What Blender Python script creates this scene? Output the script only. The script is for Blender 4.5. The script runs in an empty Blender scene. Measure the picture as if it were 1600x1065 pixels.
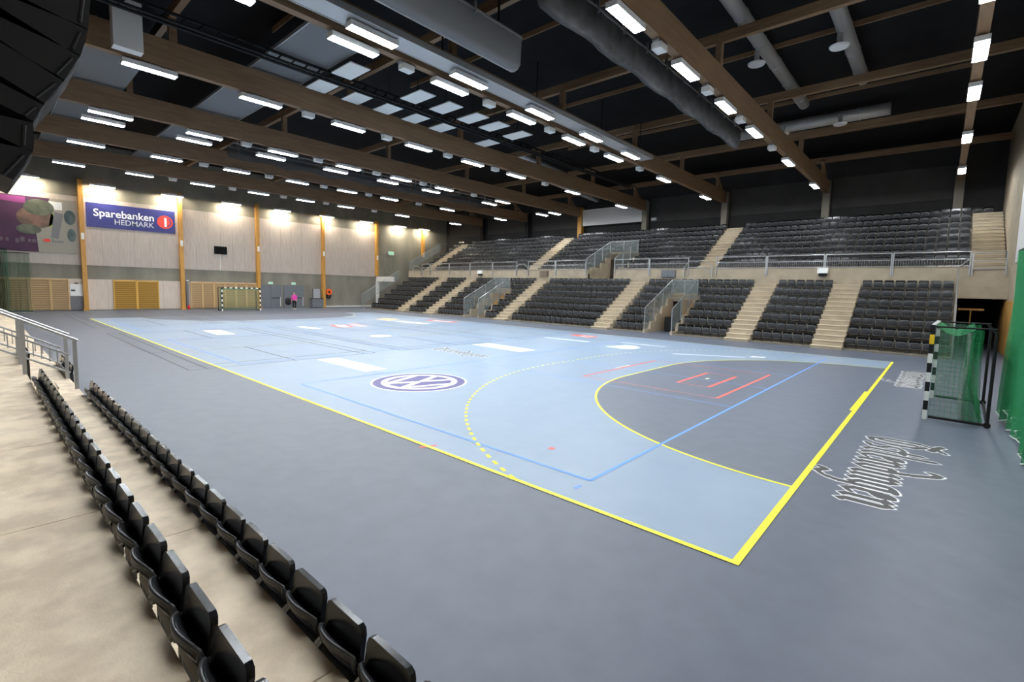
import bpy, math, random
import numpy as np
from mathutils import Vector, Matrix
random.seed(7)
SC = bpy.context.scene
C = SC.collection

# ------------------------------------------------------------------ camera
cam_d = bpy.data.cameras.new('camera'); cam = bpy.data.objects.new('camera', cam_d); C.objects.link(cam)
F_PX, CX, CY, CZ, YAW, PITCH, ROLL, PX, PY = 745.42, 1.2986, -4.7438, 2.6395, -0.7124, -0.0895, 0.0257, 823.54, 517.69
fw = Vector((math.sin(YAW)*math.cos(PITCH), math.cos(YAW)*math.cos(PITCH), math.sin(PITCH)))
rt = Vector((math.cos(YAW), -math.sin(YAW), 0)); up = rt.cross(fw)
r2 = math.cos(ROLL)*rt + math.sin(ROLL)*up; u2 = -math.sin(ROLL)*rt + math.cos(ROLL)*up
cam.matrix_world = Matrix(((r2.x, u2.x, -fw.x, CX), (r2.y, u2.y, -fw.y, CY), (r2.z, u2.z, -fw.z, CZ), (0, 0, 0, 1)))
cam_d.sensor_fit = 'HORIZONTAL'; cam_d.sensor_width = 36.0; cam_d.lens = F_PX/1600*36.0
cam_d.shift_x = (800-PX)/1600; cam_d.shift_y = (PY-532.5)/1600
cam_d.clip_start = 0.05; cam_d.clip_end = 300
SC.camera = cam
# ------------------------------------------------------------------ world, exposure
W = bpy.data.worlds.new('hall_air'); SC.world = W; W.use_nodes = True
W.node_tree.nodes['Background'].inputs[0].default_value = (0.0, 0.0, 0.0, 1)
SC.view_settings.view_transform = 'Standard'; SC.view_settings.look = 'None'
SC.view_settings.exposure = 0.36; SC.view_settings.gamma = 1.0; SC.view_settings.use_curve_mapping = False
SC.cycles.use_denoising = True
SC.cycles.max_bounces = 6; SC.cycles.diffuse_bounces = 4; SC.cycles.glossy_bounces = 3; SC.cycles.transparent_max_bounces = 10
LAMP_E = 98.0          # radiance of the lamp diffusers
WALL_LAMP_E = 210.0

# ------------------------------------------------------------------ materials
MATS = {}
def mat(name, col, rough=0.6, metal=0.0, spec=0.5, noise=None, bump=None, emit=0, alpha=None, coat=0):
    """noise = (scale, second colour, stretch) ; bump = (scale, strength)"""
    if name in MATS: return MATS[name]
    m = bpy.data.materials.new(name); m.use_nodes = True; MATS[name] = m
    nt = m.node_tree; b = nt.nodes['Principled BSDF']; out = nt.nodes['Material Output']
    c = tuple(col) + (1,)
    b.inputs['Base Color'].default_value = c; b.inputs['Roughness'].default_value = rough
    b.inputs['Metallic'].default_value = metal; b.inputs['Specular IOR Level'].default_value = spec
    if coat: b.inputs['Coat Weight'].default_value = coat
    if noise or bump:
        tc = nt.nodes.new('ShaderNodeTexCoord')
        geo = nt.nodes.new('ShaderNodeNewGeometry')
    if noise:
        sc, c2, st = noise
        mp = nt.nodes.new('ShaderNodeMapping'); mp.inputs['Scale'].default_value = st
        nt.links.new(geo.outputs['Position'], mp.inputs['Vector'])
        n = nt.nodes.new('ShaderNodeTexNoise'); n.inputs['Scale'].default_value = sc; n.inputs['Detail'].default_value = 5
        nt.links.new(mp.outputs[0], n.inputs['Vector'])
        cr = nt.nodes.new('ShaderNodeValToRGB'); cr.color_ramp.elements[0].position = 0.36; cr.color_ramp.elements[1].position = 0.64
        cr.color_ramp.elements[0].color = c; cr.color_ramp.elements[1].color = tuple(c2) + (1,)
        nt.links.new(n.outputs['Fac'], cr.inputs[0]); nt.links.new(cr.outputs[0], b.inputs['Base Color'])
    if bump:
        n2 = nt.nodes.new('ShaderNodeTexNoise'); n2.inputs['Scale'].default_value = bump[0]; n2.inputs['Detail'].default_value = 3
        nt.links.new(geo.outputs['Position'], n2.inputs['Vector'])
        bp = nt.nodes.new('ShaderNodeBump'); bp.inputs['Strength'].default_value = bump[1]; bp.inputs['Distance'].default_value = 0.01
        nt.links.new(n2.outputs['Fac'], bp.inputs['Height']); nt.links.new(bp.outputs[0], b.inputs['Normal'])
    if emit:
        b.inputs['Emission Color'].default_value = c; b.inputs['Emission Strength'].default_value = emit
    if alpha is not None:
        tr = nt.nodes.new('ShaderNodeBsdfTransparent'); mx = nt.nodes.new('ShaderNodeMixShader')
        mx.inputs[0].default_value = alpha
        nt.links.new(tr.outputs[0], mx.inputs[1]); nt.links.new(b.outputs[0], mx.inputs[2]); nt.links.new(mx.outputs[0], out.inputs[0])
    return m

M_FLOOR = mat('floor_sports_vinyl', (.094, .109, .146), .42, noise=(3.0, (.107, .123, .162), (1, 1, 1)), bump=(220, .12))
M_COURT = mat('court_light_blue', (.235, .315, .415), .36, noise=(2.0, (.25, .332, .432), (1, 1, 1)), bump=(220, .10))
M_AREA = mat('goal_area_grey_blue', (.110, .127, .168), .40, noise=(3.0, (.123, .141, .185), (1, 1, 1)), bump=(220, .12))
M_YEL = mat('line_yellow', (.93, .86, .02), .45)
M_YEL_GLARE = mat('line_yellow_glare', (.80, .80, .52), .45)  # yellow line paint with the glare put into its colour
M_BLUE = mat('line_blue', (.12, .33, .84), .45)
M_RED = mat('line_red', (.82, .13, .10), .45)
M_BLK = mat('line_black', (.018, .02, .026), .5)
M_WHT = mat('print_white', (.85, .86, .87), .5)
M_INK = mat('print_dark', (.045, .042, .04), .5)
M_GRYP_ = mat('print_worn_grey', (.40, .40, .41), .5)
M_NAVY = mat('print_violet_blue', (.075, .062, .21), .5)
M_ORG = mat('print_orange', (.80, .50, .30), .5)
M_TEAL = mat('print_pale_green', (.62, .78, .70), .5)
M_CONC = mat('concrete_grey', (.25, .228, .18), .8, noise=(.9, (.185, .168, .132), (1, 1, .35)), bump=(40, .25))
M_CONCB = mat('concrete_beige', (.43, .355, .255), .75, noise=(1.7, (.36, .30, .215), (1, 1, 1)), bump=(60, .2))
M_TREAD = mat('tread_beige', (.88, .73, .54), .7, noise=(3.4, (.66, .53, .38), (1, 1, 1)), bump=(70, .2))
M_PLANK = mat('wood_panel_greywashed', (.50, .425, .365), .65, noise=(3.2, (.40, .34, .295), (1, 9, .35)), bump=(50, .1))
M_LPLANK = mat('wood_panel_whitewashed', (.66, .56, .47), .6, noise=(3.2, (.56, .46, .38), (1, 9, .35)))
M_GLULAM = mat('glulam_orange', (.60, .30, .055), .5, noise=(2.4, (.48, .23, .04), (5, 5, .5)))
M_BEAM = mat('glulam_beam_brown', (.25, .155, .085), .6, noise=(2.2, (.20, .122, .066), (4, .4, 4)))
M_CROSS = mat('timber_brown', (.24, .15, .08), .6, noise=(2.2, (.19, .115, .06), (.4, 4, 4)))
M_ROOF = mat('roof_black', (.006, .006, .007), .9, noise=(1.2, (.009, .009, .010), (1, 1, 1)), spec=.2)
M_TERR = mat('concrete_terrace_shaded', (.20, .175, .135), .8, noise=(1.7, (.16, .14, .11), (1, 1, 1)))  # terrace concrete darkened to paint the shade in the gaps between seats
M_STEPF = mat('stair_tread_pale', (.62, .52, .37), .75, noise=(1.7, (.54, .45, .32), (1, 1, 1)))  # paler than the step bodies, which carry the riser shade in their colour
M_DARKW = mat('wall_dark_grey', (.032, .031, .031), .85, noise=(1.0, (.025, .024, .024), (1, 1, 1)))
M_SEAT = mat('seat_black_plastic', (.005, .0052, .0057), .20, spec=.30, bump=(90, .06))
M_SEATP = mat('seat_pan_plastic', (.046, .047, .051), .34, spec=.5, bump=(90, .06))
M_RIM = mat('seat_rim_grey', (.16, .16, .165), .4)
M_STEEL = mat('galvanised_steel', (.44, .45, .46), .38, metal=.75)
M_BRKT = mat('bracket_bright_steel', (.75, .74, .70), .3, metal=.6)
M_IRON = mat('leg_black_steel', (.02, .02, .022), .4)
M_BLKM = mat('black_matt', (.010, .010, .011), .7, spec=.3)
M_BLKG = mat('black_grille', (.010, .010, .011), .95, noise=(60, (.018, .018, .02), (1, 1, 1)), spec=.1)
M_WHITE = mat('white_paint', (.82, .81, .78), .5)
M_GREYP = mat('grey_paint', (.145, .155, .172), .5)
M_WPAN = mat('white_panel', (.72, .71, .70), .6)
M_TUBE = mat('lamp_diffuser', (.90, .955, 1.0), .5, emit=LAMP_E)
M_TVB = mat('screen_black', (.004, .004, .004), .7, spec=.1)
M_TUBEW = mat('lamp_diffuser_wall', (1.0, .92, .74), .5, emit=WALL_LAMP_E)
M_HOUSE = mat('lamp_housing', (.70, .70, .70), .5)
M_DUCT = mat('duct_steel', (.48, .48, .48), .4, metal=.5)
M_CLOTH = mat('grey_curtain_cloth', (.05, .05, .052), .9, noise=(2, (.085, .085, .088), (6, 1, 1)))
M_CLOTHL = mat('grey_fabric_and_lit_roof', (.19, .19, .195), .9)  # curtain cloth, also the strips that stand for lit roof decking
M_NETG = mat('net_green', (.012, .26, .085), .7, alpha=.62)
M_NETD = mat('net_dark_green', (.02, .10, .05), .7, alpha=.45)
M_STRAND = mat('net_strand_green', (.02, .22, .09), .7)
M_STRANDW = mat('net_strand_white', (.55, .60, .55), .7)
M_NETW = mat('net_pale', (.40, .46, .40), .8, alpha=.35)
M_NETK = mat('net_black', (.03, .033, .036), .8, alpha=.55)
M_GLASS = mat('railing_glass', (.30, .34, .33), .12, alpha=.30)
M_BBLUE = mat('banner_navy', (.022, .025, .17), .5)
M_BPUR = mat('banner_purple', (.050, .012, .045), .6, noise=(1.3, (.065, .016, .055), (1, 1, 1)))
M_BPINK = mat('banner_magenta', (.22, .03, .16), .6)
M_BEIGE = mat('banner_beige', (.30, .27, .22), .6)
M_SKINP = mat('banner_print_skin', (.20, .105, .075), .6, noise=(2.0, (.10, .065, .045), (1, 1, 1)))
M_GRNP = mat('banner_print_green', (.06, .07, .045), .6, noise=(2.0, (.12, .13, .09), (1, 1, 1)))
M_GRYP = mat('banner_print_grey', (.17, .165, .175), .6)
M_TEALP = mat('banner_print_teal', (.035, .06, .065), .6, noise=(2.0, (.10, .13, .12), (1, 1, 1)))
M_LGRN = mat('banner_print_lime', (.25, .33, .07), .6)
M_BRED = mat('banner_red', (.72, .05, .035), .5)
M_BAR = mat('wallbar_pine', (.66, .43, .20), .5)
M_BARO = mat('wallbar_orange_pine', (.68, .38, .06), .5)
M_WARM = mat('wood_cladding_warm', (.60, .33, .09), .5, noise=(3, (.46, .24, .06), (4, 4, .4)))
M_ORANGE = mat('orange_plastic', (.85, .13, .02), .4)
M_REDP = mat('red_paint', (.6, .02, .02), .4)
M_BROWN = mat('brown_panel', (.16, .12, .085), .6)
M_PINK = mat('pink_cotton', (.85, .06, .45), .8)
M_TROU = mat('black_cotton', (.012, .012, .014), .9)
M_SKIN = mat('skin', (.55, .33, .24), .6)
M_HAIR = mat('hair_brown', (.09, .05, .03), .7)
M_EXIT = mat('exit_sign_face', (.35, .75, .50), .5, emit=.12)

# ------------------------------------------------------------------ helpers
def tag(o, label=None, cat=None, group=None, kind=None):
    if label: o['label'] = label
    if cat: o['category'] = cat
    if group: o['group'] = group
    if kind: o['kind'] = kind
    return o
def obj(name, data, parent=None, loc=(0, 0, 0), rot=(0, 0, 0), scale=(1, 1, 1)):
    o = bpy.data.objects.new(name, data); C.objects.link(o)
    o.location = loc; o.rotation_euler = rot; o.scale = scale
    if parent: o.parent = parent
    return o
def empty(name, loc=(0, 0, 0), rz=0, parent=None):
    o = obj(name, None, parent, loc, (0, 0, rz)); o.empty_display_size = .2
    return o
class MB:
    def __init__(s): s.v = []; s.f = []
    def add(s, vs, fs):
        n = len(s.v); s.v += [tuple(q) for q in vs]; s.f += [tuple(i+n for i in q) for q in fs]; return s
    def box(s, x0, x1, y0, y1, z0, z1):
        return s.add([(x0,y0,z0),(x1,y0,z0),(x1,y1,z0),(x0,y1,z0),(x0,y0,z1),(x1,y0,z1),(x1,y1,z1),(x0,y1,z1)],
            [(3,2,1,0),(4,5,6,7),(0,1,5,4),(1,2,6,5),(2,3,7,6),(3,0,4,7)])
    def quad(s, *p): return s.add(p, [tuple(range(len(p)))])
    def prism(s, poly, axis, a, b):
        """poly in the two other axes (cyclic order), extruded a..b along axis"""
        def P(u, w, t): return {'x': (t, u, w), 'y': (u, t, w), 'z': (u, w, t)}[axis]
        n = len(poly); vs = [P(u, w, a) for u, w in poly] + [P(u, w, b) for u, w in poly]
        return s.add(vs, [tuple(range(n))[::-1], tuple(range(n, 2*n))] + [(i, (i+1) % n, n+(i+1) % n, n+i) for i in range(n)])
    def tube(s, pts, r, n=8, caps=True):
        pts = [Vector(p) for p in pts]; rings = []
        for i, p in enumerate(pts):
            d = (pts[min(i+1, len(pts)-1)] - pts[max(i-1, 0)]).normalized()
            a = Vector((0, 0, 1)) if abs(d.z) < .9 else Vector((1, 0, 0))
            u = d.cross(a).normalized(); w = d.cross(u)
            rr = r[i] if isinstance(r, (list, tuple)) else r
            rings.append([p + rr*(math.cos(t)*u + math.sin(t)*w) for t in [2*math.pi*k/n + math.pi/n for k in range(n)]])
        vs = [q for g in rings for q in g]; fs = []
        for i in range(len(pts)-1):
            for k in range(n): fs.append((i*n+k, i*n+(k+1) % n, (i+1)*n+(k+1) % n, (i+1)*n+k))
        if caps: fs += [tuple(range(n))[::-1], tuple(range((len(pts)-1)*n, len(pts)*n))]
        return s.add(vs, fs)
    def mesh(s, name, m, smooth=False):
        me = bpy.data.meshes.new(name); me.from_pydata(s.v, [], s.f)
        if m: me.materials.append(m)
        if smooth: me.polygons.foreach_set('use_smooth', [True]*len(me.polygons))
        me.update(); return me
    def build(s, name, m, parent=None, loc=(0, 0, 0), rot=(0, 0, 0), smooth=False):
        return obj(name, s.mesh(name, m, smooth), parent, loc, rot)
_cubes = {}
def box(name, x0, x1, y0, y1, z0, z1, m, parent=None):
    """a block with its own place and size, sharing one unit mesh per material"""
    if m.name not in _cubes: _cubes[m.name] = MB().box(-.5, .5, -.5, .5, -.5, .5).mesh('block_'+m.name, m)
    return obj(name, _cubes[m.name], parent, ((x0+x1)/2, (y0+y1)/2, (z0+z1)/2), (0, 0, 0), (abs(x1-x0), abs(y1-y0), abs(z1-z0)))
def copy_tree(o, parent=None):
    c = o.copy(); C.objects.link(c)
    if parent: c.parent = parent
    for ch in list(o.children): copy_tree(ch, c)
    return c
ORD = ['first', 'second', 'third', 'fourth', 'fifth', 'sixth', 'seventh', 'eighth', 'ninth', 'tenth', 'eleventh', 'twelfth', 'thirteenth', 'fourteenth', 'fifteenth',
       'sixteenth', 'seventeenth', 'eighteenth', 'nineteenth', 'twentieth'] + ['twenty-'+w for w in ['first', 'second', 'third', 'fourth', 'fifth', 'sixth', 'seventh', 'eighth', 'ninth']] + ['thirtieth'] + ['thirty-'+w for w in ['first','second','third','fourth','fifth']]

XW = -50.3          # end wall
YB = 37.7           # wall behind the upper tier
XR = 3.75           # wall beside the goal
ZR = 13.1           # underside of the roof
BX = [1.6 - 7.35*k for k in range(8)]                     # main beams
LY = [-.3, 3.35, 7.2, 11.2, 15.1, 18.95, 25.3, 32.6]      # lamps along a beam

# ------------------------------------------------------------------ floor
floor = tag(box('floor', XW-.3, XR+.3, -14, YB+.3, -.2, 0, M_FLOOR), 'grey-blue speckled sports floor of the hall', kind='structure')
def flat(name, poly, z, m, label=None, parent=None):
    o = MB().add([(x, y, z) for x, y in poly], [tuple(range(len(poly)))]).build(name, m)
    o.parent = parent or floor; o.matrix_parent_inverse = (parent or floor).matrix_basis.inverted()
    if label: o['label'] = label
    return o
def strip_mb(mb, a, b, w, z):
    a = Vector(a); b = Vector(b); d = (b-a).normalized(); n = Vector((-d.y, d.x))*w/2
    mb.add([(q.x, q.y, z) for q in (a-n, b-n, b+n, a+n)], [(0, 1, 2, 3)])
def lines(name, segs, w, z, m, label):
    mb = MB()
    for a, b in segs: strip_mb(mb, a, b, w, z)
    o = mb.build(name, m); o.parent = floor; o.matrix_parent_inverse = floor.matrix_basis.inverted(); o['label'] = label
    return o
flat('court_surface', [(-40, 0), (0, 0), (0, 20), (-40, 20)], .002, M_COURT, 'light blue playing surface of the handball court')
def arc(R, n=40, side=0, clip=False):
    """outline of the R metre line in front of a goal; side 0 = near goal line x=0"""
    pts = []
    a0 = math.asin(8.5/R) if clip else math.pi/2
    for i in range(n+1):
        t = a0*(1-i/n); pts.append((-R*math.cos(t), 8.5-R*math.sin(t)))
    for i in range(n+1):
        t = a0*i/n; pts.append((-R*math.cos(t), 11.5+R*math.sin(t)))
    if side: pts = [(-40-x, y) for x, y in pts]
    return pts
for sd in (0, 1):
    p6 = arc(6, 40, sd)
    flat('goal_area', p6 if sd == 0 else p6[::-1], .004, M_AREA, 'dark grey-blue goal area ' + ('before the near goal' if sd == 0 else 'before the far goal'))
def ribbon(name, pts, w, z, m, label):
    mb = MB(); n = len(pts); L = []
    for i in range(n):
        a = Vector(pts[max(i-1, 0)]); b = Vector(pts[min(i+1, n-1)]); d = (b-a).normalized(); L.append((Vector(pts[i]), Vector((-d.y, d.x))))
    vs = []
    for p, q in L: vs += [(p.x-q.x*w/2, p.y-q.y*w/2, z), (p.x+q.x*w/2, p.y+q.y*w/2, z)]
    mb.add(vs, [(2*i, 2*i+2, 2*i+3, 2*i+1) for i in range(n-1)])
    o = mb.build(name, m); o.parent = floor; o.matrix_parent_inverse = floor.matrix_basis.inverted(); o['label'] = label
    return o
ribbon('goal_area_line', arc(5.975, 40, 0), .055, .006, M_YEL, 'solid yellow six metre line before the near goal')
ribbon('goal_area_line', arc(5.975, 40, 1), .05, .006, M_YEL_GLARE, 'solid glare-paled six metre line before the far goal')
lines('side_line', [((-40, .03), (.0, .03))], .07, .007, M_YEL, 'yellow touch line nearest the stand with the photographer')
lines('side_line', [((-40, 19.975), (.0, 19.975))], .05, .007, M_YEL_GLARE, 'glare-paled touch line along the far grandstand')
lines('goal_line', [((-.035, 0), (-.035, 20))], .08, .0075, M_YEL, 'yellow goal line at the near goal')
lines('goal_line', [((-.09, 8.5), (-.09, 11.5))], .09, .0078, M_YEL, 'thicker yellow goal line between the posts')
lines('goal_line', [((-39.97, 0), (-39.97, 20))], .05, .0075, M_YEL_GLARE, 'glare-paled goal line at the far goal')
lines('centre_line', [((-20, 0), (-20, 20))], .05, .007, M_YEL_GLARE, 'pale centre line across the court')
lines('penalty_line', [((-6.97, 9.5), (-6.97, 10.5))], .06, .008, M_YEL_GLARE, 'short pale seven metre line')
lines('keeper_mark', [((-4, 9.9), (-4, 10.1))], .10, .008, M_YEL_GLARE, 'small pale four metre mark')
# nine metre line, dash by dash
R9 = 8.975
def along9():
    a0 = math.asin(8.5/9); La = R9*a0; tot = 2*La + 3
    def P(s):
        if s < La: t = a0 - s/R9; return Vector((-R9*math.cos(t), 8.5-R9*math.sin(t)))
        if s < La+3: return Vector((-R9, 8.5+(s-La)))
        t = (s-La-3)/R9; return Vector((-R9*math.cos(t), 11.5+R9*math.sin(t)))
    return P, tot
P9, T9 = along9()
dash_me = MB().add([(-.075, -.03, 0), (.075, -.03, 0), (.075, .03, 0), (-.075, .03, 0)], [(0, 1, 2, 3)]).mesh('dash', M_YEL)
dash_glare = MB().add([(-.075, -.03, 0), (.075, -.03, 0), (.075, .03, 0), (-.075, .03, 0)], [(0, 1, 2, 3)]).mesh('dash_glare', M_YEL_GLARE)
d9 = empty('free_throw_line'); d9.parent = floor; d9.matrix_parent_inverse = floor.matrix_basis.inverted(); d9['label'] = 'dashed yellow nine metre line before the near goal'
s = .12; mb9 = MB(); i = 0
while s < T9-.05:
    p = P9(s); d = (P9(min(s+.02, T9)) - P9(max(s-.02, 0))).normalized()
    obj('dash', dash_me if s < 16 else dash_glare, d9, (p.x, p.y, .007), (0, 0, math.atan2(d.y, d.x)))  # farther dashes take the yellow paled for glare
    q = Vector((-40-p.x, p.y)); e = Vector((-d.x, d.y)); strip_mb(mb9, q-e*.075, q+e*.075, .05, .007)
    s += .30
o = mb9.build('free_throw_line', M_YEL_GLARE); o.parent = floor; o.matrix_parent_inverse = floor.matrix_basis.inverted(); o['label'] = 'dashed glare-paled nine metre line before the far goal'; o['kind'] = 'stuff'
# volleyball courts (blue)
for k, (xa, xb) in enumerate([(-11.2, -2.2), (-24.5, -15.5), (-37.8, -28.8)]):
    ya, yb = .73, 18.75
    lines('volleyball_lines', [((xa, ya), (xb, ya)), ((xb, ya), (xb, yb)), ((xb, yb), (xa, yb)), ((xa, yb), (xa, ya))], .055, .0065, M_BLUE,
          'blue volleyball court outline, ' + ['nearest the near goal', 'in the middle of the hall', 'nearest the far goal'][k])
    lines('volleyball_attack_lines', [((xa, 6.75), (xb, 6.75)), ((xa, 9.75), (xb, 9.75)), ((xa, 12.75), (xb, 12.75))], .035, .0064, M_BLUE, 'thin blue cross lines of the volleyball court')
lines('blue_mark', [((-2.2, .36), (-2.2, .5))], .05, .0065, M_BLUE, 'short blue dash by the volleyball corner')
# badminton courts (black)
k = 0
for x0 in (-28.6, -45.6):
    for y0 in (-.75, 6.5, 13.6):
        x1, y1 = x0+13.4, y0+6.1; xm = (x0+x1)/2; S = []
        S += [((x0, y0), (x1, y0)), ((x0, y1), (x1, y1)), ((x0, y0+.46), (x1, y0+.46)), ((x0, y1-.46), (x1, y1-.46)), ((x0, y0), (x0, y1)), ((x1, y0), (x1, y1))]
        S += [((x0+.76, y0), (x0+.76, y1)), ((x1-.76, y0), (x1-.76, y1)), ((xm-1.98, y0), (xm-1.98, y1)), ((xm+1.98, y0), (xm+1.98, y1))]
        S += [((x0, y0+3.05), (xm-1.98, y0+3.05)), ((xm+1.98, y0+3.05), (x1, y0+3.05))]
        lines('badminton_lines', S, .042 if y0 < 0 else .036, .0062, M_BLK, 'thin black badminton court lines, %s court of the %s row' % (ORD[k % 3], ['middle', 'far'][k//3])); k += 1
# small red court
lines('red_court_lines', [((-6.85, 7.4), (-6.85, 12.35)), ((-2.8, 7.4), (-2.8, 12.35))], .08, .0068, M_RED, 'red outer lines of the small court before the goal')
lines('red_court_lines', [((-6.85, 7.4), (-2.8, 7.4)), ((-6.85, 12.35), (-2.8, 12.35))], .035, .0067, M_RED, 'thin red side lines of the small court')
lines('red_court_lines', [((-4.4, 8.68), (-4.4, 11.1)), ((-3.48, 8.68), (-3.48, 11.1))], .10, .0068, M_RED, 'red inner lines of the small court')
lines('red_court_lines', [((-4.4, 8.68), (-3.48, 8.68)), ((-4.4, 11.1), (-3.48, 11.1))], .035, .0067, M_RED, 'thin red ends of the inner rectangle')
lines('red_mark', [((-3.46, 1.41), (-3.36, 1.41))], .10, .0068, M_RED, 'small red mark inside the near touch line')
lines('red_mark', [((-4.98, -.1), (-4.86, .16))], .07, .0068, M_RED, 'small red mark crossing the near touch line')

# ------------------------------------------------------------------ broad-nib lettering (blackletter wordmark on the floor)
GL = {  # strokes in a unit cell: x right, y up, x-height 1
 'Ø': (1.25, [[(.95, 1.62), (.55, 1.75), (.2, 1.35), (.16, .45), (.45, .02), (.85, .12), (1.02, .6), (.98, 1.2), (.62, 1.5)], [(.5, .3), (.55, 1.25)], [(.1, 1.9), (.5, 1.72), (1.0, 1.95)]]),
 's': (.62, [[(.5, .98), (.2, .85), (.18, .6), (.46, .42), (.42, .12), (.1, .02)]]),
 't': (.52, [[(.2, 1.45), (.2, .15), (.42, .02)], [(.02, .98), (.45, .98)]]),
 'l': (.46, [[(.14, 1.75), (.2, 1.5), (.2, .15), (.4, .02)]]),
 'e': (.62, [[(.2, .95), (.14, .2), (.34, .02), (.54, .16)], [(.2, .95), (.42, .98), (.46, .68), (.18, .52)]]),
 'n': (.80, [[(.06, .9), (.18, .98), (.18, .1), (.28, .02)], [(.22, .8), (.46, .98), (.58, .85), (.58, .12), (.72, .02)]]),
 'd': (.74, [[(.16, .85), (.14, .2), (.34, .02), (.54, .2), (.54, .8), (.36, 1.3), (.05, 1.75), (-.22, 1.85), (-.3, 1.65)], [(.18, .85), (.5, .85)]]),
 'i': (.42, [[(.06, .9), (.18, .98), (.18, .1), (.34, .02)]]),
 'g': (.74, [[(.18, .9), (.14, .25), (.34, .06), (.54, .2)], [(.18, .9), (.4, .98), (.64, 1.0)], [(.54, .92), (.54, -.2), (.36, -.55), (.02, -.75), (-.3, -.55), (-.42, -.75)]]),
}
def wordmark(name, word, origin, size, z, label, stretch=1.0, nib=(.27, .18, .20, .105)):
    """text whose reading direction is -y and whose top points to +x"""
    root = empty(name); root.parent = floor; root.matrix_parent_inverse = floor.matrix_basis.inverted(); root['label'] = label
    H = .014
    segs = []; cx = 0
    for ch in word:
        adv, strokes = GL[ch]
        for st in strokes:
            for a, b in zip(st[:-1], st[1:]): segs.append((((cx+a[0])*stretch, a[1]), ((cx+b[0])*stretch, b[1])))
        cx += adv
    L0, L1, Z0, Z1_ = -.6, cx*stretch+.4, -1.1, 2.3
    gx = np.arange(L0, L1, H/size); gy = np.arange(Z0, Z1_, H/size); GX, GY = np.meshgrid(gx, gy)
    ca, sa = math.cos(.75), math.sin(.75)
    for layer, (nw, nt, m, dz) in enumerate([(nib[0], nib[1], M_WHT, 0), (nib[2], nib[3], M_INK, .0015)]):
        ins = np.zeros(GX.shape, bool)
        for (ax, ay), (bx, by) in segs:
            # point relative to the segment start, in nib axes; is there a t in 0..1 whose nib rectangle holds it
            px, py = GX-ax, GY-ay; lo = np.zeros(GX.shape); hi = np.ones(GX.shape)
            for (ux, uy), h in (((ca, sa), nw/2), ((-sa, ca), nt/2)):
                q = px*ux+py*uy; d = (bx-ax)*ux+(by-ay)*uy
                if abs(d) < 1e-6: hi = np.where(np.abs(q) <= h, hi, -1)
                else:
                    t0, t1 = (q-h)/d, (q+h)/d; lo = np.maximum(lo, np.minimum(t0, t1)); hi = np.minimum(hi, np.maximum(t0, t1))
            ins |= lo <= hi
        mb = MB()
        for r_ in range(ins.shape[0]):
            row = ins[r_].astype(int); df = np.diff(np.concatenate([[0], row, [0]])); y = gy[r_]*size
            for i0, i1 in zip(np.where(df == 1)[0], np.where(df == -1)[0]):
                xa, xb = (L0+i0*H/size)*size, (L0+i1*H/size)*size
                mb.add([(origin[0]+y, origin[1]-xa, z+dz), (origin[0]+y, origin[1]-xb, z+dz), (origin[0]+y+H, origin[1]-xb, z+dz), (origin[0]+y+H, origin[1]-xa, z+dz)], [(0, 1, 2, 3)])
        o = mb.build(['letter_outline', 'letters'][layer], m, root); o['label'] = ['white outline of the letters', 'dark blackletter letters'][layer]; o['kind'] = 'stuff'
def word_len(w): return sum(GL[c][0] for c in w)
wl = word_len('Østlendingen')
wordmark('floor_wordmark', 'Østlendingen', (.46, 6.45), .55, .005, 'blackletter newspaper wordmark in black and white behind the near goal line', 3.9/wl/.55)
wordmark('floor_wordmark', 'Østlendingen', (.46, 17.40), .52, .005, 'blackletter newspaper wordmark in black and white beyond the goal', 4.1/wl/.52, (.30, .20, .20, .10))
_before = set(bpy.data.objects)
wordmark('floor_wordmark', 'Østlendingen', (0, 0), .42, .005, 'blackletter newspaper wordmark lying along the court near its middle', 3.1/wl/.42, (.30, .20, .20, .10))
r = [o for o in bpy.data.objects if o not in _before and o.name.startswith('floor_wordmark')][0]
r.location = (-14.75, 7.7, 0); r.rotation_euler = (0, 0, math.pi/2)

# ------------------------------------------------------------------ floor stickers
def para(name, pts, m, label, z=.006): return flat(name, pts, z, m, label)
st = para('floor_sticker', [(-14.88, 2.9), (-11.75, 2.9), (-11.75, 3.65), (-14.88, 3.65)], M_WHT, 'white rectangular sponsor sticker with small dark lettering near the touch line')
def text_mesh(cu):
    tmp = bpy.data.objects.new('tmp_text', cu); C.objects.link(tmp)
    dg = bpy.context.evaluated_depsgraph_get(); me = bpy.data.meshes.new_from_object(tmp.evaluated_get(dg)); me.name = 'lettering'
    bpy.data.objects.remove(tmp); return me
for i, (dx, dy, w_, h_) in enumerate([(-.72, .02, .16, .05), (-.55, .14, .18, .05), (-.30, .22, .10, .03), (-.12, -.02, .08, .06), (.08, .08, .20, .03), (.22, .14, .14, .04), (.50, -.04, .14, .07), (.70, .10, .16, .06), (.80, -.20, .10, .05)]):
    x_, y_ = -13.25+dx, 3.27+dy; flat('printed_mark', [(x_-w_/2, y_-h_/2), (x_+w_/2, y_-h_/2), (x_+w_/2, y_+h_/2), (x_-w_/2, y_+h_/2)], .0075, M_GRYP_, 'faint worn letter mark on the white sticker')
flat('printed_mark', [(-12.36, 2.98), (-12.32, 2.98), (-12.24, 3.42), (-12.30, 3.42)], .0075, M_GRYP_, 'faint slanted letter stroke on the white sticker')
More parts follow.
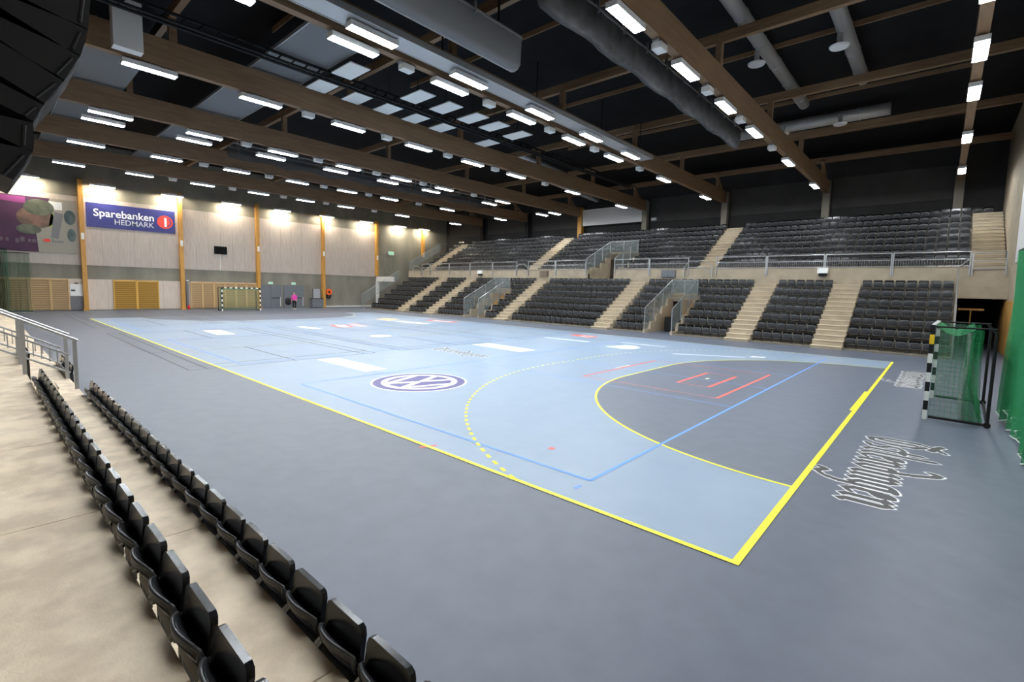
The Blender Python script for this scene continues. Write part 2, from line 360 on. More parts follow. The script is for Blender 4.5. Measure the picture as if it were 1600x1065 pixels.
# round car emblem: ring, field and strokes
def disc(r0, r1, c, z, n=64):
    mb = MB(); vs = []
    for k in range(n):
        t = 2*math.pi*k/n; vs += [(c[0]+r0*math.cos(t), c[1]+r0*math.sin(t), z), (c[0]+r1*math.cos(t), c[1]+r1*math.sin(t), z)]
    mb.add(vs, [(2*k, 2*k+1, (2*k+3) % (2*n), (2*k+2) % (2*n)) for k in range(n)]); return mb
EC = (-9.42, 3.18)
em = empty('floor_emblem', (EC[0], EC[1], 0)); em.parent = floor; em.matrix_parent_inverse = floor.matrix_basis.inverted(); em['label'] = 'large round blue and white car emblem printed on the court'
disc(0.001, 1.30, (0, 0), .006).build('white_field', M_WHT, em)
disc(1.03, 1.24, (0, 0), .0075).build('outer_ring', M_NAVY, em)
disc(0.001, .90, (0, 0), .0075).build('blue_field', M_NAVY, em)
def vstroke(mb, a, b, w, z): strip_mb(mb, a, b, w, z)
mbv = MB(); zv = .0085
# V above, W below, white on blue; upright direction of the emblem points to +y
for a, b in [((-.36, .84), (0, .06)), ((0, .06), (.36, .84)), ((-.78, .42), (-.36, -.80)), ((-.36, -.80), (0, -.02)), ((0, -.02), (.36, -.80)), ((.36, -.80), (.78, .42))]:
    vstroke(mbv, a, b, .17, zv); zv += .0004
mbv.build('emblem_strokes', M_WHT, em)
disc(.86, 1.03, (0, 0), .0115).build('white_ring', M_WHT, em)
s4 = para('floor_sticker', [(-14.9, 10.15), (-11.8, 10.05), (-11.8, 11.05), (-14.9, 11.2)], M_WHT, 'plain white rectangular sticker beside the blackletter wordmark')
para('floor_sticker', [(-13.1, 10.05), (-11.8, 10.0), (-11.8, 11.05), (-12.5, 11.1)], M_WHT, 'brighter end of the white sticker', .007)
para('floor_sticker', [(-15.0, 15.45), (-12.2, 15.55), (-12.2, 15.95), (-15.0, 15.85)], mat('print_pale_blue', (.62, .70, .88), .5), 'thin pale blue wordmark strip before the grandstand')
para('floor_sticker', [(-15.0, 17.9), (-13.4, 17.5), (-13.4, 18.6), (-15.0, 18.6)], M_RED, 'red rounded sticker before the grandstand')
para('floor_sticker', [(-14.2, 17.8), (-13.6, 17.65), (-13.6, 18.4), (-14.2, 18.4)], M_WHT, 'white patch on the red sticker', .007)
para('floor_sticker', [(-14.05, 17.9), (-13.7, 17.8), (-13.7, 18.3), (-14.05, 18.3)], M_RED, 'red square on the white patch', .008)
para('floor_sticker', [(-10.6, 14.7), (-9.6, 14.55), (-9.2, 14.9), (-9.2, 15.6), (-9.7, 16.1), (-10.3, 16.1)], M_TEAL, 'pale green leaf-shaped sticker by the nine metre line')
para('floor_sticker', [(-11.0, 16.75), (-8.6, 16.85), (-8.6, 17.2), (-11.0, 17.1)], mat('print_grey_blue', (.5, .56, .62), .5), 'pale grey strip sticker beyond the green one')
para('floor_sticker', [(-7.3, 14.7), (-4.75, 16.2), (-4.75, 16.45), (-7.3, 15.0)], mat('print_pale_lilac', (.66, .70, .80), .5), 'long thin pale wordmark beyond the six metre line')
para('floor_sticker', [(-4.65, 16.5), (-4.15, 16.8), (-4.15, 17.2), (-4.65, 16.95)], M_WHT, 'small white sticker ending the pale wordmark')
para('floor_sticker', [(-28.4, 10.1), (-26.2, 9.5), (-25.9, 10.5), (-28.0, 11.0)], M_RED, 'red edged sticker with white middle in the far half')
para('floor_sticker', [(-28.0, 10.25), (-26.4, 9.75), (-26.15, 10.3), (-27.7, 10.75)], M_WHT, 'white middle of the red edged sticker', .007)
para('floor_sticker', [(-28.4, 11.4), (-26.0, 10.9), (-26.1, 11.5), (-28.4, 11.9)], mat('print_pink', (.85, .45, .42), .5), 'pink strip beside the red edged sticker')
para('floor_sticker', [(-28.0, 7.8), (-25.9, 7.9), (-25.9, 8.45), (-28.0, 8.35)], M_WHT, 'white strip sticker in the far half')
para('floor_sticker', [(-31.6, 15.3), (-29.6, 15.3), (-30.6, 17.0), (-32.2, 16.8)], M_ORG, 'orange sticker farthest along the court')
para('floor_sticker', [(-29.1, 15.3), (-25.9, 15.5), (-25.9, 16.3), (-29.1, 16.1)], M_WHT, 'long white sticker before the grandstand')
para('floor_sticker', [(-28.9, 17.9), (-26.0, 18.2), (-26.0, 19.1), (-28.9, 18.8)], M_RED, 'red sticker with white stripe before the grandstand')
para('floor_sticker', [(-28.3, 18.15), (-26.4, 18.4), (-26.4, 18.8), (-28.3, 18.6)], M_WHT, 'white stripe on the red sticker', .007)
o = disc(.001, .55, (-20.5, 8.9), .0085, 24).build('floor_sticker', M_WHT); o.parent = floor; o.matrix_parent_inverse = floor.matrix_basis.inverted(); o['label'] = 'small round white sticker on the centre line'
para('floor_sticker', [(-28.1, 3.0), (-25.2, 2.9), (-25.2, 3.7), (-28.1, 3.85)], mat('print_peach', (.86, .68, .52), .5), 'peach coloured sticker near the far end of the touch line')

# ------------------------------------------------------------------ room shell
wl_ = tag(empty('wall_left', (XW, 0, 0)), 'end wall of the hall with panels and concrete', kind='structure')
def W2(o, p):
    o.parent = p; o.matrix_parent_inverse = p.matrix_basis.inverted(); return o
W2(box('wall_core', XW-.3, XW, -14, YB+.3, 0, ZR+.3, M_CONC), wl_)
COLY = [-5.5, 1.0, 7.45, 13.75, 20.35, 26.9, 33.65]
bays = [(-12, -5.5)] + list(zip(COLY[:-1], COLY[1:]))
for a, b in bays[:6]:
    n = 6
    if b <= 26.95:
        for j in range(n):
            ya, yb = a+.14+(b-a-.28)*j/n, a+.14+(b-a-.28)*(j+1)/n
            W2(box('panel', XW, XW+.05, ya+.004, yb-.004, 3.6, 8.9, M_PLANK), wl_)
for a, b in bays[:4]:
    n = 5
    for j in range(n):
        ya, yb = a+.14+(b-a-.28)*j/n, a+.14+(b-a-.28)*(j+1)/n
        W2(box('lower_panel', XW, XW+.04, ya+.004, yb-.004, .06, 2.5, M_LPLANK), wl_)
W2(box('concrete_ledge', XW, XW+.03, -12, 26.8, 3.55, 3.6, M_CONC), wl_)
W2(box('floor_rail', XW, XW+.12, 20.6, 26.2, .05, .16, M_WHITE), wl_)
wb = tag(empty('wall_back', (0, YB, 0)), 'dark wall above the far grandstand', kind='structure')
W2(box('wall_core', XW, XR, YB, YB+.3, 0, ZR+.3, M_DARKW), wb)
for i in range(7):
    a, b = BX[i+1]+.25, BX[i]-.25
    W2(box('panel', a, b, YB-.06, YB, 9.2, 11.4, mat('wall_panel_grey', (.062, .058, .055), .8, noise=(1, (.05, .047, .044), (1, 1, 1)))), wb)
wr = tag(empty('wall_right', (XR, 0, 0)), 'side wall behind the near goal', kind='structure')
W2(box('wall_core', XR, XR+.3, -14, YB+.3, 0, ZR+.3, M_CONCB), wr)
W2(box('panel', XR-.05, XR, 18.0, 26.6, 4.4, 9.2, M_WPAN), wr)
W2(box('panel', XR-.05, XR, 9.3, 17.9, 4.4, 9.2, M_WPAN), wr)
W2(box('panel', XR-.05, XR, .5, 9.2, 4.4, 9.2, M_WPAN), wr)
for j in range(8): W2(box('cladding_board', XR-.04, XR, 24.0+.85*j, 24.83+.85*j, .03, 2.65, M_WARM), wr)
wf = tag(box('wall_front', XW, XR, -14.3, -14, 0, ZR+.3, M_DARKW), 'dark wall behind the near stand', kind='structure')
ceil = tag(box('ceiling', XW-.3, XR+.3, -14.3, YB+.3, ZR, ZR+.3, M_ROOF), 'black roof of the hall', kind='structure')

# columns
for i, y in enumerate(COLY):
    c = tag(empty('column', (XW+.02, y, 0)), 'orange glulam column on the end wall, %s from the left' % ORD[i], kind='structure')
    z0 = 0 if y < 26 else (3.7 if y < 30 else 6.4)
    W2(box('post', XW, XW+.42, y-.14, y+.14, z0, 10.2, M_GLULAM), c)
    if z0 == 0: W2(box('foot_plate', XW, XW+.47, y-.19, y+.19, 0, .12, M_GLULAM), c)
    W2(box('cover_plate', XW+.42, XW+.44, y-.09, y+.09, max(z0, 5.6), max(z0, 5.6)+.5, M_WHITE), c)
# main beams, posts, cross beams
bname = ['over the near goal', 'second from the near goal', 'third from the near goal', 'fourth from the near goal', 'fifth from the near goal', 'sixth from the near goal', 'seventh from the near goal', 'against the end wall']
for k, x in enumerate(BX):
    if k == 7: continue
    bm = tag(empty('beam', (x, 0, 10.2)), 'long brown glulam roof beam, ' + bname[k], 'beam', kind='structure')
    W2(box('chord', x-.14, x+.14, -14, 36.9, 10.2, 11.15, M_BEAM), bm)
    for y in (-6.5, .4, 7.3, 14.1, 21.2, 28.0, 35.0):
        W2(box('strut', x-.11, x+.11, y-.12, y+.12, 11.15, 12.0, M_BEAM), bm)
    mbk = MB(); mbk.tube([(x, 36.6, 10.6), (x, 34.6, 12.1)], .14, 4); W2(mbk.build('brace', M_BEAM), bm)
    col = M_GLULAM if k == 4 else M_BEAM
    W2(box('end_post', x-.24, x+.24, 36.85, 37.35, 7.6 if k else 7.4, 11.15, col if k == 4 else M_BLKM if k in (5, 6) else M_CONC), bm)
for i, y in enumerate((.4, 7.3, 14.1, 21.2, 28.0, 35.0)):
    cb = tag(empty('cross_beam', (0, y, 12)), 'timber cross beam under the roof, %s from the near stand' % ORD[i], 'beam', kind='structure')
    for k in range(7):
        W2(box('timber', BX[k+1]+.005, BX[k]-.005, y-.1, y+.1, 12.0, 12.36, M_CROSS), cb)
    W2(box('timber', BX[0], XR, y-.1, y+.1, 12.0, 12.36, M_CROSS), cb)
    if y > 1:
        for k in range(3):
            W2(box('purlin', BX[k+1]+.005, BX[k]-.005, y-3.47, y-3.41, 12.9, 13.1, M_CROSS), cb)

# ------------------------------------------------------------------ lamps
def trough(w, l, z0, z1, t=.02):
    mb = MB().box(-w, w, -l, l, z1-t, z1)
    for sx in (-1, 1): mb.box(min(sx*w, sx*(w-t)), max(sx*w, sx*(w-t)), -l, l, z0, z1-t)
    for sy in (-1, 1): mb.box(-w+t, w-t, min(sy*l, sy*(l-t)), max(sy*l, sy*(l-t)), z0, z1-t)
    return mb
hous = trough(.18, .78, -.035, .12).mesh('housing', M_HOUSE)
diff = MB().box(-.155, .155, -.755, .755, -.042, .03).mesh('diffuser', M_TUBE)
diffw = MB().box(-.10, .10, -.755, .755, -.04, .03).mesh('diffuser_wall', M_TUBEW)
rod = MB().box(-.03, .03, -.3, .3, .12, .2).mesh('hanger', M_STEEL)
def lamp(x, y, z, label, group, wall=False):
    t = tag(empty('ceiling_lamp', (x, y, z)), label, 'lamp', group)
    obj('housing', hous, t); obj('diffuser', diffw if wall else diff, t); obj('hanger', rod, t)
    if wall:
        t.children[0].scale = (.7, 1, 1)
        t.rotation_euler = (0, math.radians(8), 0)
    return t
for k in range(7):
    for j, y in enumerate(LY):
        lamp(BX[k], y, 10.0, ('strip lamp under the %s beam from the near goal, %s from the near stand' % (ORD[k], ORD[j])) if k else 'strip lamp under the beam over the near goal, %s from the near stand' % ORD[j], 'strip lamps under the beams')
for j, y in enumerate(LY[:6]):
    lamp(BX[2]+1.0, y+.05, 10.0, 'strip lamp under the long cable tray, %s from the near stand' % ORD[j], 'strip lamps under the cable tray')
for j, y in enumerate(LY):
    lamp(BX[4]-1.55, y-.05, 10.0, 'outer strip lamp beside the fifth beam, %s from the near stand' % ORD[j], 'strip lamps beside the fifth beam')
for j, y in enumerate([-2.0, 2.3, 6.85, 11.4, 16.0, 20.6, 25.3, 29.9, 33.5]):
    lamp(XW+.70, y, 9.85, 'strip lamp washing the end wall, %s from the left' % ORD[j], 'lamps washing the end wall', True)
jb = MB().box(-.16, .16, -.22, .22, -.09, .09).mesh('white_box', M_WHITE)
jb2 = MB().box(-.1, .1, -.3, .3, .09, .15).mesh('bracket', M_STEEL)
for k in range(1, 7):
    for j, y in enumerate([5.3, 9.25, 13.2, 17.0, 22.0]):
        t = tag(empty('detector_box', (BX[k]-.02, y, 10.02)), 'small white box under the %s beam from the goal, %s from the near stand' % (ORD[k], ORD[j]), 'box', 'white boxes under the beams')
        obj('casing', jb, t); obj('bracket', jb2, t)
# cable tray beside the third beam
t = tag(empty('cable_tray', (BX[2]+1.0, 0, 10.15)), 'long grey metal cable tray beside the third beam', 'cable tray')
W2(box('tray_floor', BX[2]+.62, BX[2]+1.38, -13, 20.9, 10.16, 10.18, M_DUCT), t)
for dx in (.62, 1.38): W2(box('tray_side', BX[2]+dx-.015, BX[2]+dx+.015, -13, 20.9, 10.14, 10.34, M_DUCT), t)
for y in (1, 6, 11, 16, 20): W2(box('tray_hanger', BX[2]+.98, BX[2]+1.02, y, y+.04, 10.18, 12.0, M_IRON), t)

# ------------------------------------------------------------------ gathered dividing curtains, ducts and panels under the roof
def gathered(name, x, y0, y1, ztop, zbot, w, m, label, amp=1.0):
    t = tag(empty(name, (x, y0, zbot)), label, 'curtain')
    n = int((y1-y0)/.35); mb = MB(); rows = 7; vs = []
    for i in range(n+1):
        y = y0+(y1-y0)*i/n
        for j in range(rows):
            f = j/(rows-1); ang = math.pi*(f)
            sag = amp*(.05*math.sin(i*.8)+.03*random.random())
            xx = x - w*math.cos(ang)*(1+amp*.06*math.sin(i*2.3+j)); zz = ztop-(ztop-zbot+sag)*math.sin(ang)**(.6 if amp else .25)
            vs.append((xx, y, zz))
    fs = [(i*rows+j, i*rows+j+1, (i+1)*rows+j+1, (i+1)*rows+j) for i in range(n) for j in range(rows-1)]
    mb.add(vs, fs + [tuple(range(rows))[::-1], tuple(range(n*rows, n*rows+rows))]); W2(mb.build('cloth', m, smooth=True), t)
    W2(box('rail', x-w-.03, x-w+.03, y0, y1, ztop, ztop+.06, M_DUCT), t); W2(box('rail', x+w-.03, x+w+.03, y0, y1, ztop, ztop+.06, M_DUCT), t)
    for i in range(int((y1-y0)/1.5)):
        y = y0+.7+1.5*i; W2(box('strap', x+w-.05, x+w+.05, y, y+.06, ztop-.1, ztop+.25, M_STEEL), t)
    for i in range(int((y1-y0)/4)+1):
        y = y0+.5+4*i
        if y < y1: W2(box('hanger', x-.03, x+.03, y, y+.05, ztop+.06, 12.2, M_IRON), t)
    return t
gathered('dividing_curtain', BX[1]-1.30, 5.2, 20.5, 10.70, 9.85, .22, M_CLOTH, 'dark grey gathered dividing curtain hanging beside the second beam')
gathered('dividing_curtain', BX[1]-4.2, -6.0, 7.3, 10.7, 9.75, .30, M_CLOTHL, 'grey folded curtain box ending above the middle of the court', 0)
gathered('net_curtain', BX[4]-3.2, 5.5, 27.0, 10.6, 9.9, .55, M_NETK, 'black gathered net curtain between the fifth and sixth beams')
# round ventilation ducts
def duct(name, pts, r, label, discs=()):
    t = tag(empty(name, pts[0]), label, 'duct'); W2(MB().tube(pts, r, 14).build('pipe', M_DUCT, smooth=True), t)
    L = (Vector(pts[-1])-Vector(pts[0])).length; n = int(L/2.2)
    for i in range(n):
        p = Vector(pts[0]).lerp(Vector(pts[-1]), (i+.5)/n); d = (Vector(pts[-1])-Vector(pts[0])).normalized()*.03
        W2(MB().tube([p-d, p+d], r+.02, 14).build('collar', M_DUCT), t)
    for q in discs:
        W2(MB().tube([(q[0], q[1], q[2]+.55), (q[0], q[1], q[2]+.06)], .10, 10).build('spout', M_DUCT), t)
        W2(MB().tube([(q[0], q[1], q[2]+.06), (q[0], q[1], q[2])], [.34, .30], 18).build('air_diffuser', M_HOUSE), t)
duct('ventilation_duct', [(-5.0, -3.5, 12.72), (-5.0, 24.5, 12.72)], .26, 'round steel duct running toward the grandstand right of the second beam', [(-5.15, 16.6, 11.95)])
duct('ventilation_duct', [(-2.25, 2, 12.72), (-2.25, 22.8, 12.72)], .26, 'round steel duct running toward the grandstand over the near goal area', [(-2.35, 17.0, 11.95)])
duct('ventilation_duct', [(-9.5, 27.2, 12.55), (-1.5, 27.2, 12.55)], .33, 'wide round steel duct crossing before the grandstand', [(-6.4, 26.4, 11.9), (-3.6, 26.4, 11.9)])
duct('ventilation_duct', [(-23.2, 22, 12.5), (-23.2, 36, 11.6)], .3, 'sloping round duct left of the white screen', [])
duct('ventilation_duct', [(-25.2, 22, 12.5), (-25.2, 36, 11.6)], .3, 'sloping round duct nearer the orange post', [])
t = tag(empty('lit_roof_strip', (-30, 4, 11.3)), 'wide strip standing for lit roof canvas crossing above the fourth beam', 'canopy')  # added pale sheets: light on the roof deck put into their colour
W2(box('decking', -46, -14.2, 3.0, 5.0, 11.26, 11.32, M_CLOTHL), t); W2(box('edge_rail', -46, -14.2, 2.96, 3.0, 11.24, 11.36, M_DUCT), t); W2(box('edge_rail', -46, -14.2, 5.0, 5.04, 11.24, 11.36, M_DUCT), t)
t = tag(empty('lit_roof_strip', (-30, -1, 11.3)), 'wide strip standing for lit roof canvas above the near stand edge', 'canopy')
W2(box('decking', -46, -20.8, -1.6, .2, 11.26, 11.32, M_CLOTHL), t); W2(box('edge_rail', -46, -20.8, -1.64, -1.6, 11.24, 11.36, M_DUCT), t)
pcount = 0
for i, y in enumerate([5.4, 7.0, 8.6, 10.2, 11.9, 13.4, 15.2]):
    for x in (-19.25, -17.0):
        if (i, x) in ((1, -17.0), (5, -19.25)): continue
        t = tag(empty('ceiling_panel', (x, y, 11.0)), 'white square acoustic panel under the roof, %s from the near stand, %s row' % (ORD[i], 'inner' if x > -18 else 'outer'), 'panel', 'white acoustic panels under the roof')
        obj('board', MB().box(-.75, .75, -.42, .42, -.02, .02).mesh('board', M_WHITE) if not pcount else bpy.data.objects['board'].data, t)
        obj('hanger', MB().box(-.01, .01, -.01, .01, .02, 1.5).mesh('hanger', M_IRON) if not pcount else panel_h, t)
        if not pcount: panel_h = t.children[1].data
        pcount += 1
t = tag(empty('roof_truss', (-18.1, 0, 10.9)), 'black technical truss between the white ceiling panels', 'truss')
for dx, z in ((-.15, 10.85), (.15, 10.85), (0, 11.15)): W2(MB().tube([(-18.1+dx, -2, z), (-18.1+dx, 30, z)], .06, 6).build('chord', M_BLKM), t)
mbt = MB()
for i in range(64):
    y = -2+.5*i; mbt.tube([(-18.25, y, 10.85), (-18.1, y+.25, 11.15)], .025, 4).tube([(-17.95, y, 10.85), (-18.1, y+.25, 11.15)], .025, 4)
W2(mbt.build('lacing', M_BLKM), t)
t = tag(empty('hanging_box', (-19.2, -1.1, 10.1)), 'white rectangular box hanging beside the strip lamp at upper left', 'speaker')
W2(box('cabinet', -19.5, -19.1, -1.48, -.72, 10.0, 11.55, M_WPAN), t); W2(box('bracket', -19.36, -19.3, -1.14, -1.06, 11.55, 13.1, M_IRON), t)

# line array loudspeaker above the near stand
la = tag(empty('line_array_speaker', (-4.9, -4.3, 3.3)), 'black curved line array loudspeaker hanging at upper left', 'loudspeaker')
front = [(-3.93, 5.95), (-3.935, 5.65), (-3.94, 5.35), (-3.96, 5.05), (-3.99, 4.77), (-4.05, 4.53), (-4.16, 4.29), (-4.29, 4.06), (-4.36, 3.90), (-4.375, 3.66), (-4.50, 3.40)]
for i in range(len(front)-1):
    a, b = Vector(front[i]), Vector(front[i+1]); d = (b-a).normalized(); n = Vector((d.y, -d.x))
    if n.x > 0: n = -n
    a2, b2 = a+d*.01, b-d*.01; dep = .5 if i < 7 else .34
    cab = MB().prism([(a2.x, a2.y), (b2.x, b2.y), ((b2+n*dep).x, (b2+n*dep).y), ((a2+n*dep).x, (a2+n*dep).y)], 'x', -5.5, -4.45).build('cabinet', M_BLKM)
    W2(cab, la)
    gr = MB(); e = n*-.006
    gr.add([(-5.45, (a2+e).x, (a2+e).y-.01), (-4.5, (a2+e).x, (a2+e).y-.01), (-4.5, (b2+e).x, (b2+e).y+.01), (-5.45, (b2+e).x, (b2+e).y+.01)], [(0, 1, 2, 3)])
    g_ = gr.build('grille', M_BLKG); g_.parent = cab; g_.matrix_parent_inverse = Matrix()
    rg = MB().tube([(-4.445, a2.x-.05, a2.y-.03), (-4.445, b2.x-.05, b2.y+.03)], .012, 5).build('rigging_bar', M_IRON); rg.parent = cab; rg.matrix_parent_inverse = Matrix()
W2(box('flying_frame', -5.5, -4.45, -4.5, -3.9, 5.97, 6.07, M_IRON), la)
W2(MB().tube([(-4.6, -4.2, 6.07), (-4.6, -4.2, 13.1)], .02, 6).build('chain', M_IRON), la)

# ------------------------------------------------------------------ end wall fittings
XF = XW+.06
bn = tag(empty('sponsor_banner', (XF, 4.2, 6.65)), 'dark blue bank banner with white lettering and red number emblem', 'banner')
W2(MB().box(XF, XF+.03, 1.3, 7.1, 6.65, 8.57).build('sheet', M_BBLUE), bn)
def wall_text(body, y, z, size, m, parent, name='lettering', off=.004, bold=0, sx=1):
    cu = bpy.data.curves.new(name, 'FONT'); cu.body = body; cu.size = size; cu.materials.append(m); cu.offset = bold; cu.extrude = .004; cu.resolution_u = 4
    o = obj(name, text_mesh(cu), None, (XF+.03+off, y, z), (math.pi/2, 0, math.pi/2), (sx, 1, 1)); return W2(o, parent)
wall_text('Sparebanken', 1.72, 7.55, .82, M_WHT, bn, bold=.012, sx=.93)
wall_text('HEDMARK', 2.98, 7.00, .60, mat('print_silver', (.60, .62, .66), .5), bn, bold=.004, sx=.93)
def wdisc(y, z, r, m, parent, name, off, n=32, ry=1.0, a0=0, a1=2*math.pi, r0=0):
    mb = MB(); vs = []
    for k in range(n+1):
        t = a0+(a1-a0)*k/n; vs += [(XF+.03+off, y+r0*ry*math.cos(t), z+r0*math.sin(t)), (XF+.03+off, y+r*ry*math.cos(t), z+r*math.sin(t))]
    mb.add(vs, [(2*k, 2*k+1, 2*k+3, 2*k+2) for k in range(n)]); return W2(mb.build(name, m), parent)
wdisc(6.38, 7.58, .56, M_BRED, bn, 'red_swirl', .003, r0=.02)
wdisc(6.38, 7.58, .44, M_BBLUE, bn, 'swirl_gap', .005, a0=-1.3, a1=.9, r0=.36)
wall_text('1', 6.16, 7.22, 1.0, M_WHT, bn, 'numeral', .007, .03)
pb = tag(empty('photo_banner', (XF, -1.3, 4.5)), 'faded purple and beige advertising banner beside the bank banner', 'banner')
W2(MB().box(XF, XF+.03, -5.3, .72, 4.45, 8.5).build('sheet', M_BPUR), pb)
def wpoly(pts, m, name, off=.003): return W2(MB().add([(XF+.03+off, y, z) for y, z in pts], [tuple(range(len(pts)))]).build(name, m), pb)
wpoly([(-1.44, 4.45), (.72, 4.45), (.72, 8.5), (-.7, 8.5), (-1.55, 6.2)], M_BEIGE, 'beige_field')
wpoly([(-3.3, 8.05), (-2.0, 7.95), (-2.0, 8.42), (-3.3, 8.42)], M_BPINK, 'magenta_patch')
wdisc(-1.5, 7.0, .80, M_SKINP, pb, 'printed_patch', .006, ry=1.25)
wdisc(-1.3, 7.75, .60, M_GRNP, pb, 'printed_patch', .008, ry=1.35)
wdisc(-1.9, 6.1, .35, M_GRNP, pb, 'printed_patch', .009, ry=1.9)
wpoly([(-.75, 5.6), (-.35, 5.5), (.0, 7.4), (-.5, 7.55)], M_GRYP, 'printed_can', .008)
wpoly([(-.85, 6.4), (-.6, 6.3), (-.45, 7.4), (-.65, 7.5)], M_LGRN, 'printed_leaf', .006)
wpoly([(-.75, 7.7), (-.05, 7.7), (-.05, 8.3), (-.75, 8.3)], M_WPAN, 'printed_patch', .007)
wdisc(.35, 7.2, .55, M_TEALP, pb, 'printed_patch', .007, ry=.6)
wdisc(.40, 5.85, .50, M_TEALP, pb, 'printed_patch', .007, ry=.5)
wdisc(-.98, 5.35, .13, M_BRED, pb, 'red_oval', .008, ry=1.6)
M_MAUVE = mat('print_mauve', (.13, .09, .12), .6)
for i, (ya, yb, za, zb) in enumerate([(-.70, -.60, 5.22, 5.48), (-.56, -.46, 5.22, 5.38), (-.42, -.34, 5.22, 5.38), (-.30, -.20, 5.22, 5.38), (-.16, -.08, 5.22, 5.38)]): wpoly([(ya, za), (yb, za), (yb, zb), (ya, zb)], M_GRYP, 'printed_mark', .008)
for i, (ya, yb, za, zb) in enumerate([(-3.4, -3.25, 5.15, 5.4), (-3.1, -2.95, 5.15, 5.38), (-2.62, -2.45, 5.05, 5.38), (-2.38, -2.15, 5.15, 5.5), (-1.98, -1.82, 5.15, 5.38), (-1.76, -1.56, 5.15, 5.38)]): wpoly([(ya, za), (yb, za), (yb, zb), (ya, zb)], M_MAUVE, 'printed_mark', .008)
tv = tag(empty('wall_screen', (XF, 10.55, 5.1)), 'small black switched-off screen on the end wall', 'screen')
W2(MB().box(XF, XF+.06, 10.03, 11.1, 5.12, 5.85).build('casing', M_BLKM), tv); W2(MB().box(XF+.06, XF+.066, 10.07, 11.06, 5.16, 5.81).build('display', M_TVB), tv); W2(box('cable', XF, XF+.02, 10.5, 10.53, 3.62, 5.12, M_WHITE), tv)
# wall bars
M_BACK = mat('wallbar_back_pale', (.42, .29, .155), .7); M_BACKO = mat('wallbar_back_orange', (.34, .185, .03), .7)
def wall_bars(y0, y1, m, label, x=XW+.06):
    t = tag(empty('wall_bars', (x, y0, 0)), label, 'wall bars', 'wall bars along the end wall')
    W2(box('backing', x-.02, x+.005, y0, y1, .1, 2.35, M_BACKO if m is M_BARO else M_BACK), t)
    for y in (y0, y1): W2(box('upright', x, x+.09, y-.04, y+.04, .06, 2.5, m), t)
    for i in range(14): W2(box('rung', x+.03, x+.08, y0+.04, y1-.04, .18+.165*i, .225+.165*i, m), t)
    W2(box('top_rail', x+.06, x+.12, y0-.04, y1+.04, 2.40, 2.48, m), t)
n = 0
for y0, y1, m, lab in [(-4.3, -3.25, M_BAR, 'behind the green net'), (-3.15, -2.1, M_BAR, 'half behind the green net'), (-2.0, -.98, M_BAR, 'just right of the green net'), (-.92, .05, M_BAR, 'left of the white board'),
                  (2.75, 4.2, M_BARO, 'left one of the orange pair'), (4.28, 5.7, M_BARO, 'right one of the orange pair')]:
    wall_bars(y0, y1, m, ('pale pine wall bars ' if m is M_BAR else 'orange pine wall bars, ') + lab)
for i in range(6): wall_bars(8.1+.92*i, 8.96+.92*i, M_BAR, 'pale pine wall bars behind the far goal, %s of six from the left' % ORD[i])
t = tag(empty('notice_board', (XF, .5, 1.15)), 'white notice board left of the orange column', 'board')
W2(box('board', XF, XF+.05, .12, .85, 1.16, 2.08, M_WHITE), t); W2(box('sign_print', XF+.05, XF+.055, .18, .42, 1.52, 1.66, M_INK), t); W2(box('lower_plate', XF, XF+.03, .12, .85, .05, 1.14, M_GRYP), t); W2(box('knob', XF, XF+.04, .40, .60, 2.10, 2.22, M_BROWN), t)
t = tag(empty('fire_extinguisher', (XW+.5, 7.75, 0)), 'small red extinguisher at the foot of a column', 'extinguisher')
W2(MB().tube([(XW+.5, 7.8, .02), (XW+.5, 7.8, .32), (XW+.5, 7.8, .40)], [.1, .1, .04], 10).build('cylinder', M_REDP), t); W2(box('valve', XW+.47, XW+.53, 7.77, 7.83, .40, .47, M_BLKM), t)
t = tag(empty('padded_post', (XW+.15, 7.85, 0)), 'grey post standing beside the pine wall bars', 'post')
W2(MB().tube([(XW+.25, 7.78, 0), (XW+.25, 7.78, 2.55)], .11, 10).build('pole', M_GRYP), t); W2(MB().tube([(XW+.25, 7.78, 2.55), (XW+.25, 7.78, 2.63)], .12, 10).build('cap', M_WHITE), t)
for i, (y0, y1) in enumerate([(14.0, 15.9), (16.25, 18.2)]):
    d = tag(empty('door_%d' % (i+1), (XW, y0, 0)), 'grey double door in the end wall, %s one' % ['left', 'right'][i], kind='structure')
    W2(box('door_frame', XW, XW+.05, y0-.06, y1+.06, 0, 2.36, M_GREYP), d); ym = (y0+y1)/2
    for a, b in ((y0, ym-.01), (ym+.01, y1)):
        lf = W2(box('door_leaf', XW+.05, XW+.09, a, b, .02, 2.30, M_GREYP), d)
    W2(box('push_bar', XW+.09, XW+.14, ym+.05, y1-.08, 1.02, 1.08, M_BLKM), d); W2(box('handle', XW+.09, XW+.13, y1-.07, y1-.04, .2, 1.15, M_WHITE), d)
    ex = tag(empty('exit_sign', (XW, ym, 2.42)), 'small pale green exit sign above the %s grey door' % ['left', 'right'][i], 'sign')
    W2(box('sign_box', XW+.0, XW+.07, ym-.22, ym+.22, 2.42, 2.66, M_WHITE), ex); W2(box('sign_face', XW+.07, XW+.075, ym-.19, ym+.19, 2.45, 2.63, M_EXIT), ex)
ex = tag(empty('exit_sign', (XW, 29.0, 6.2)), 'small pale sign high on the concrete wall', 'sign'); W2(box('sign_box', XW, XW+.06, 28.6, 29.4, 6.3, 6.75, M_WHITE), ex); W2(box('sign_face', XW+.06, XW+.065, 28.66, 29.34, 6.36, 6.69, M_EXIT), ex)
t = tag(empty('wall_cabinet', (XW, 19.55, 1.0)), 'grey metal cabinet hanging beside the orange column', 'cabinet')
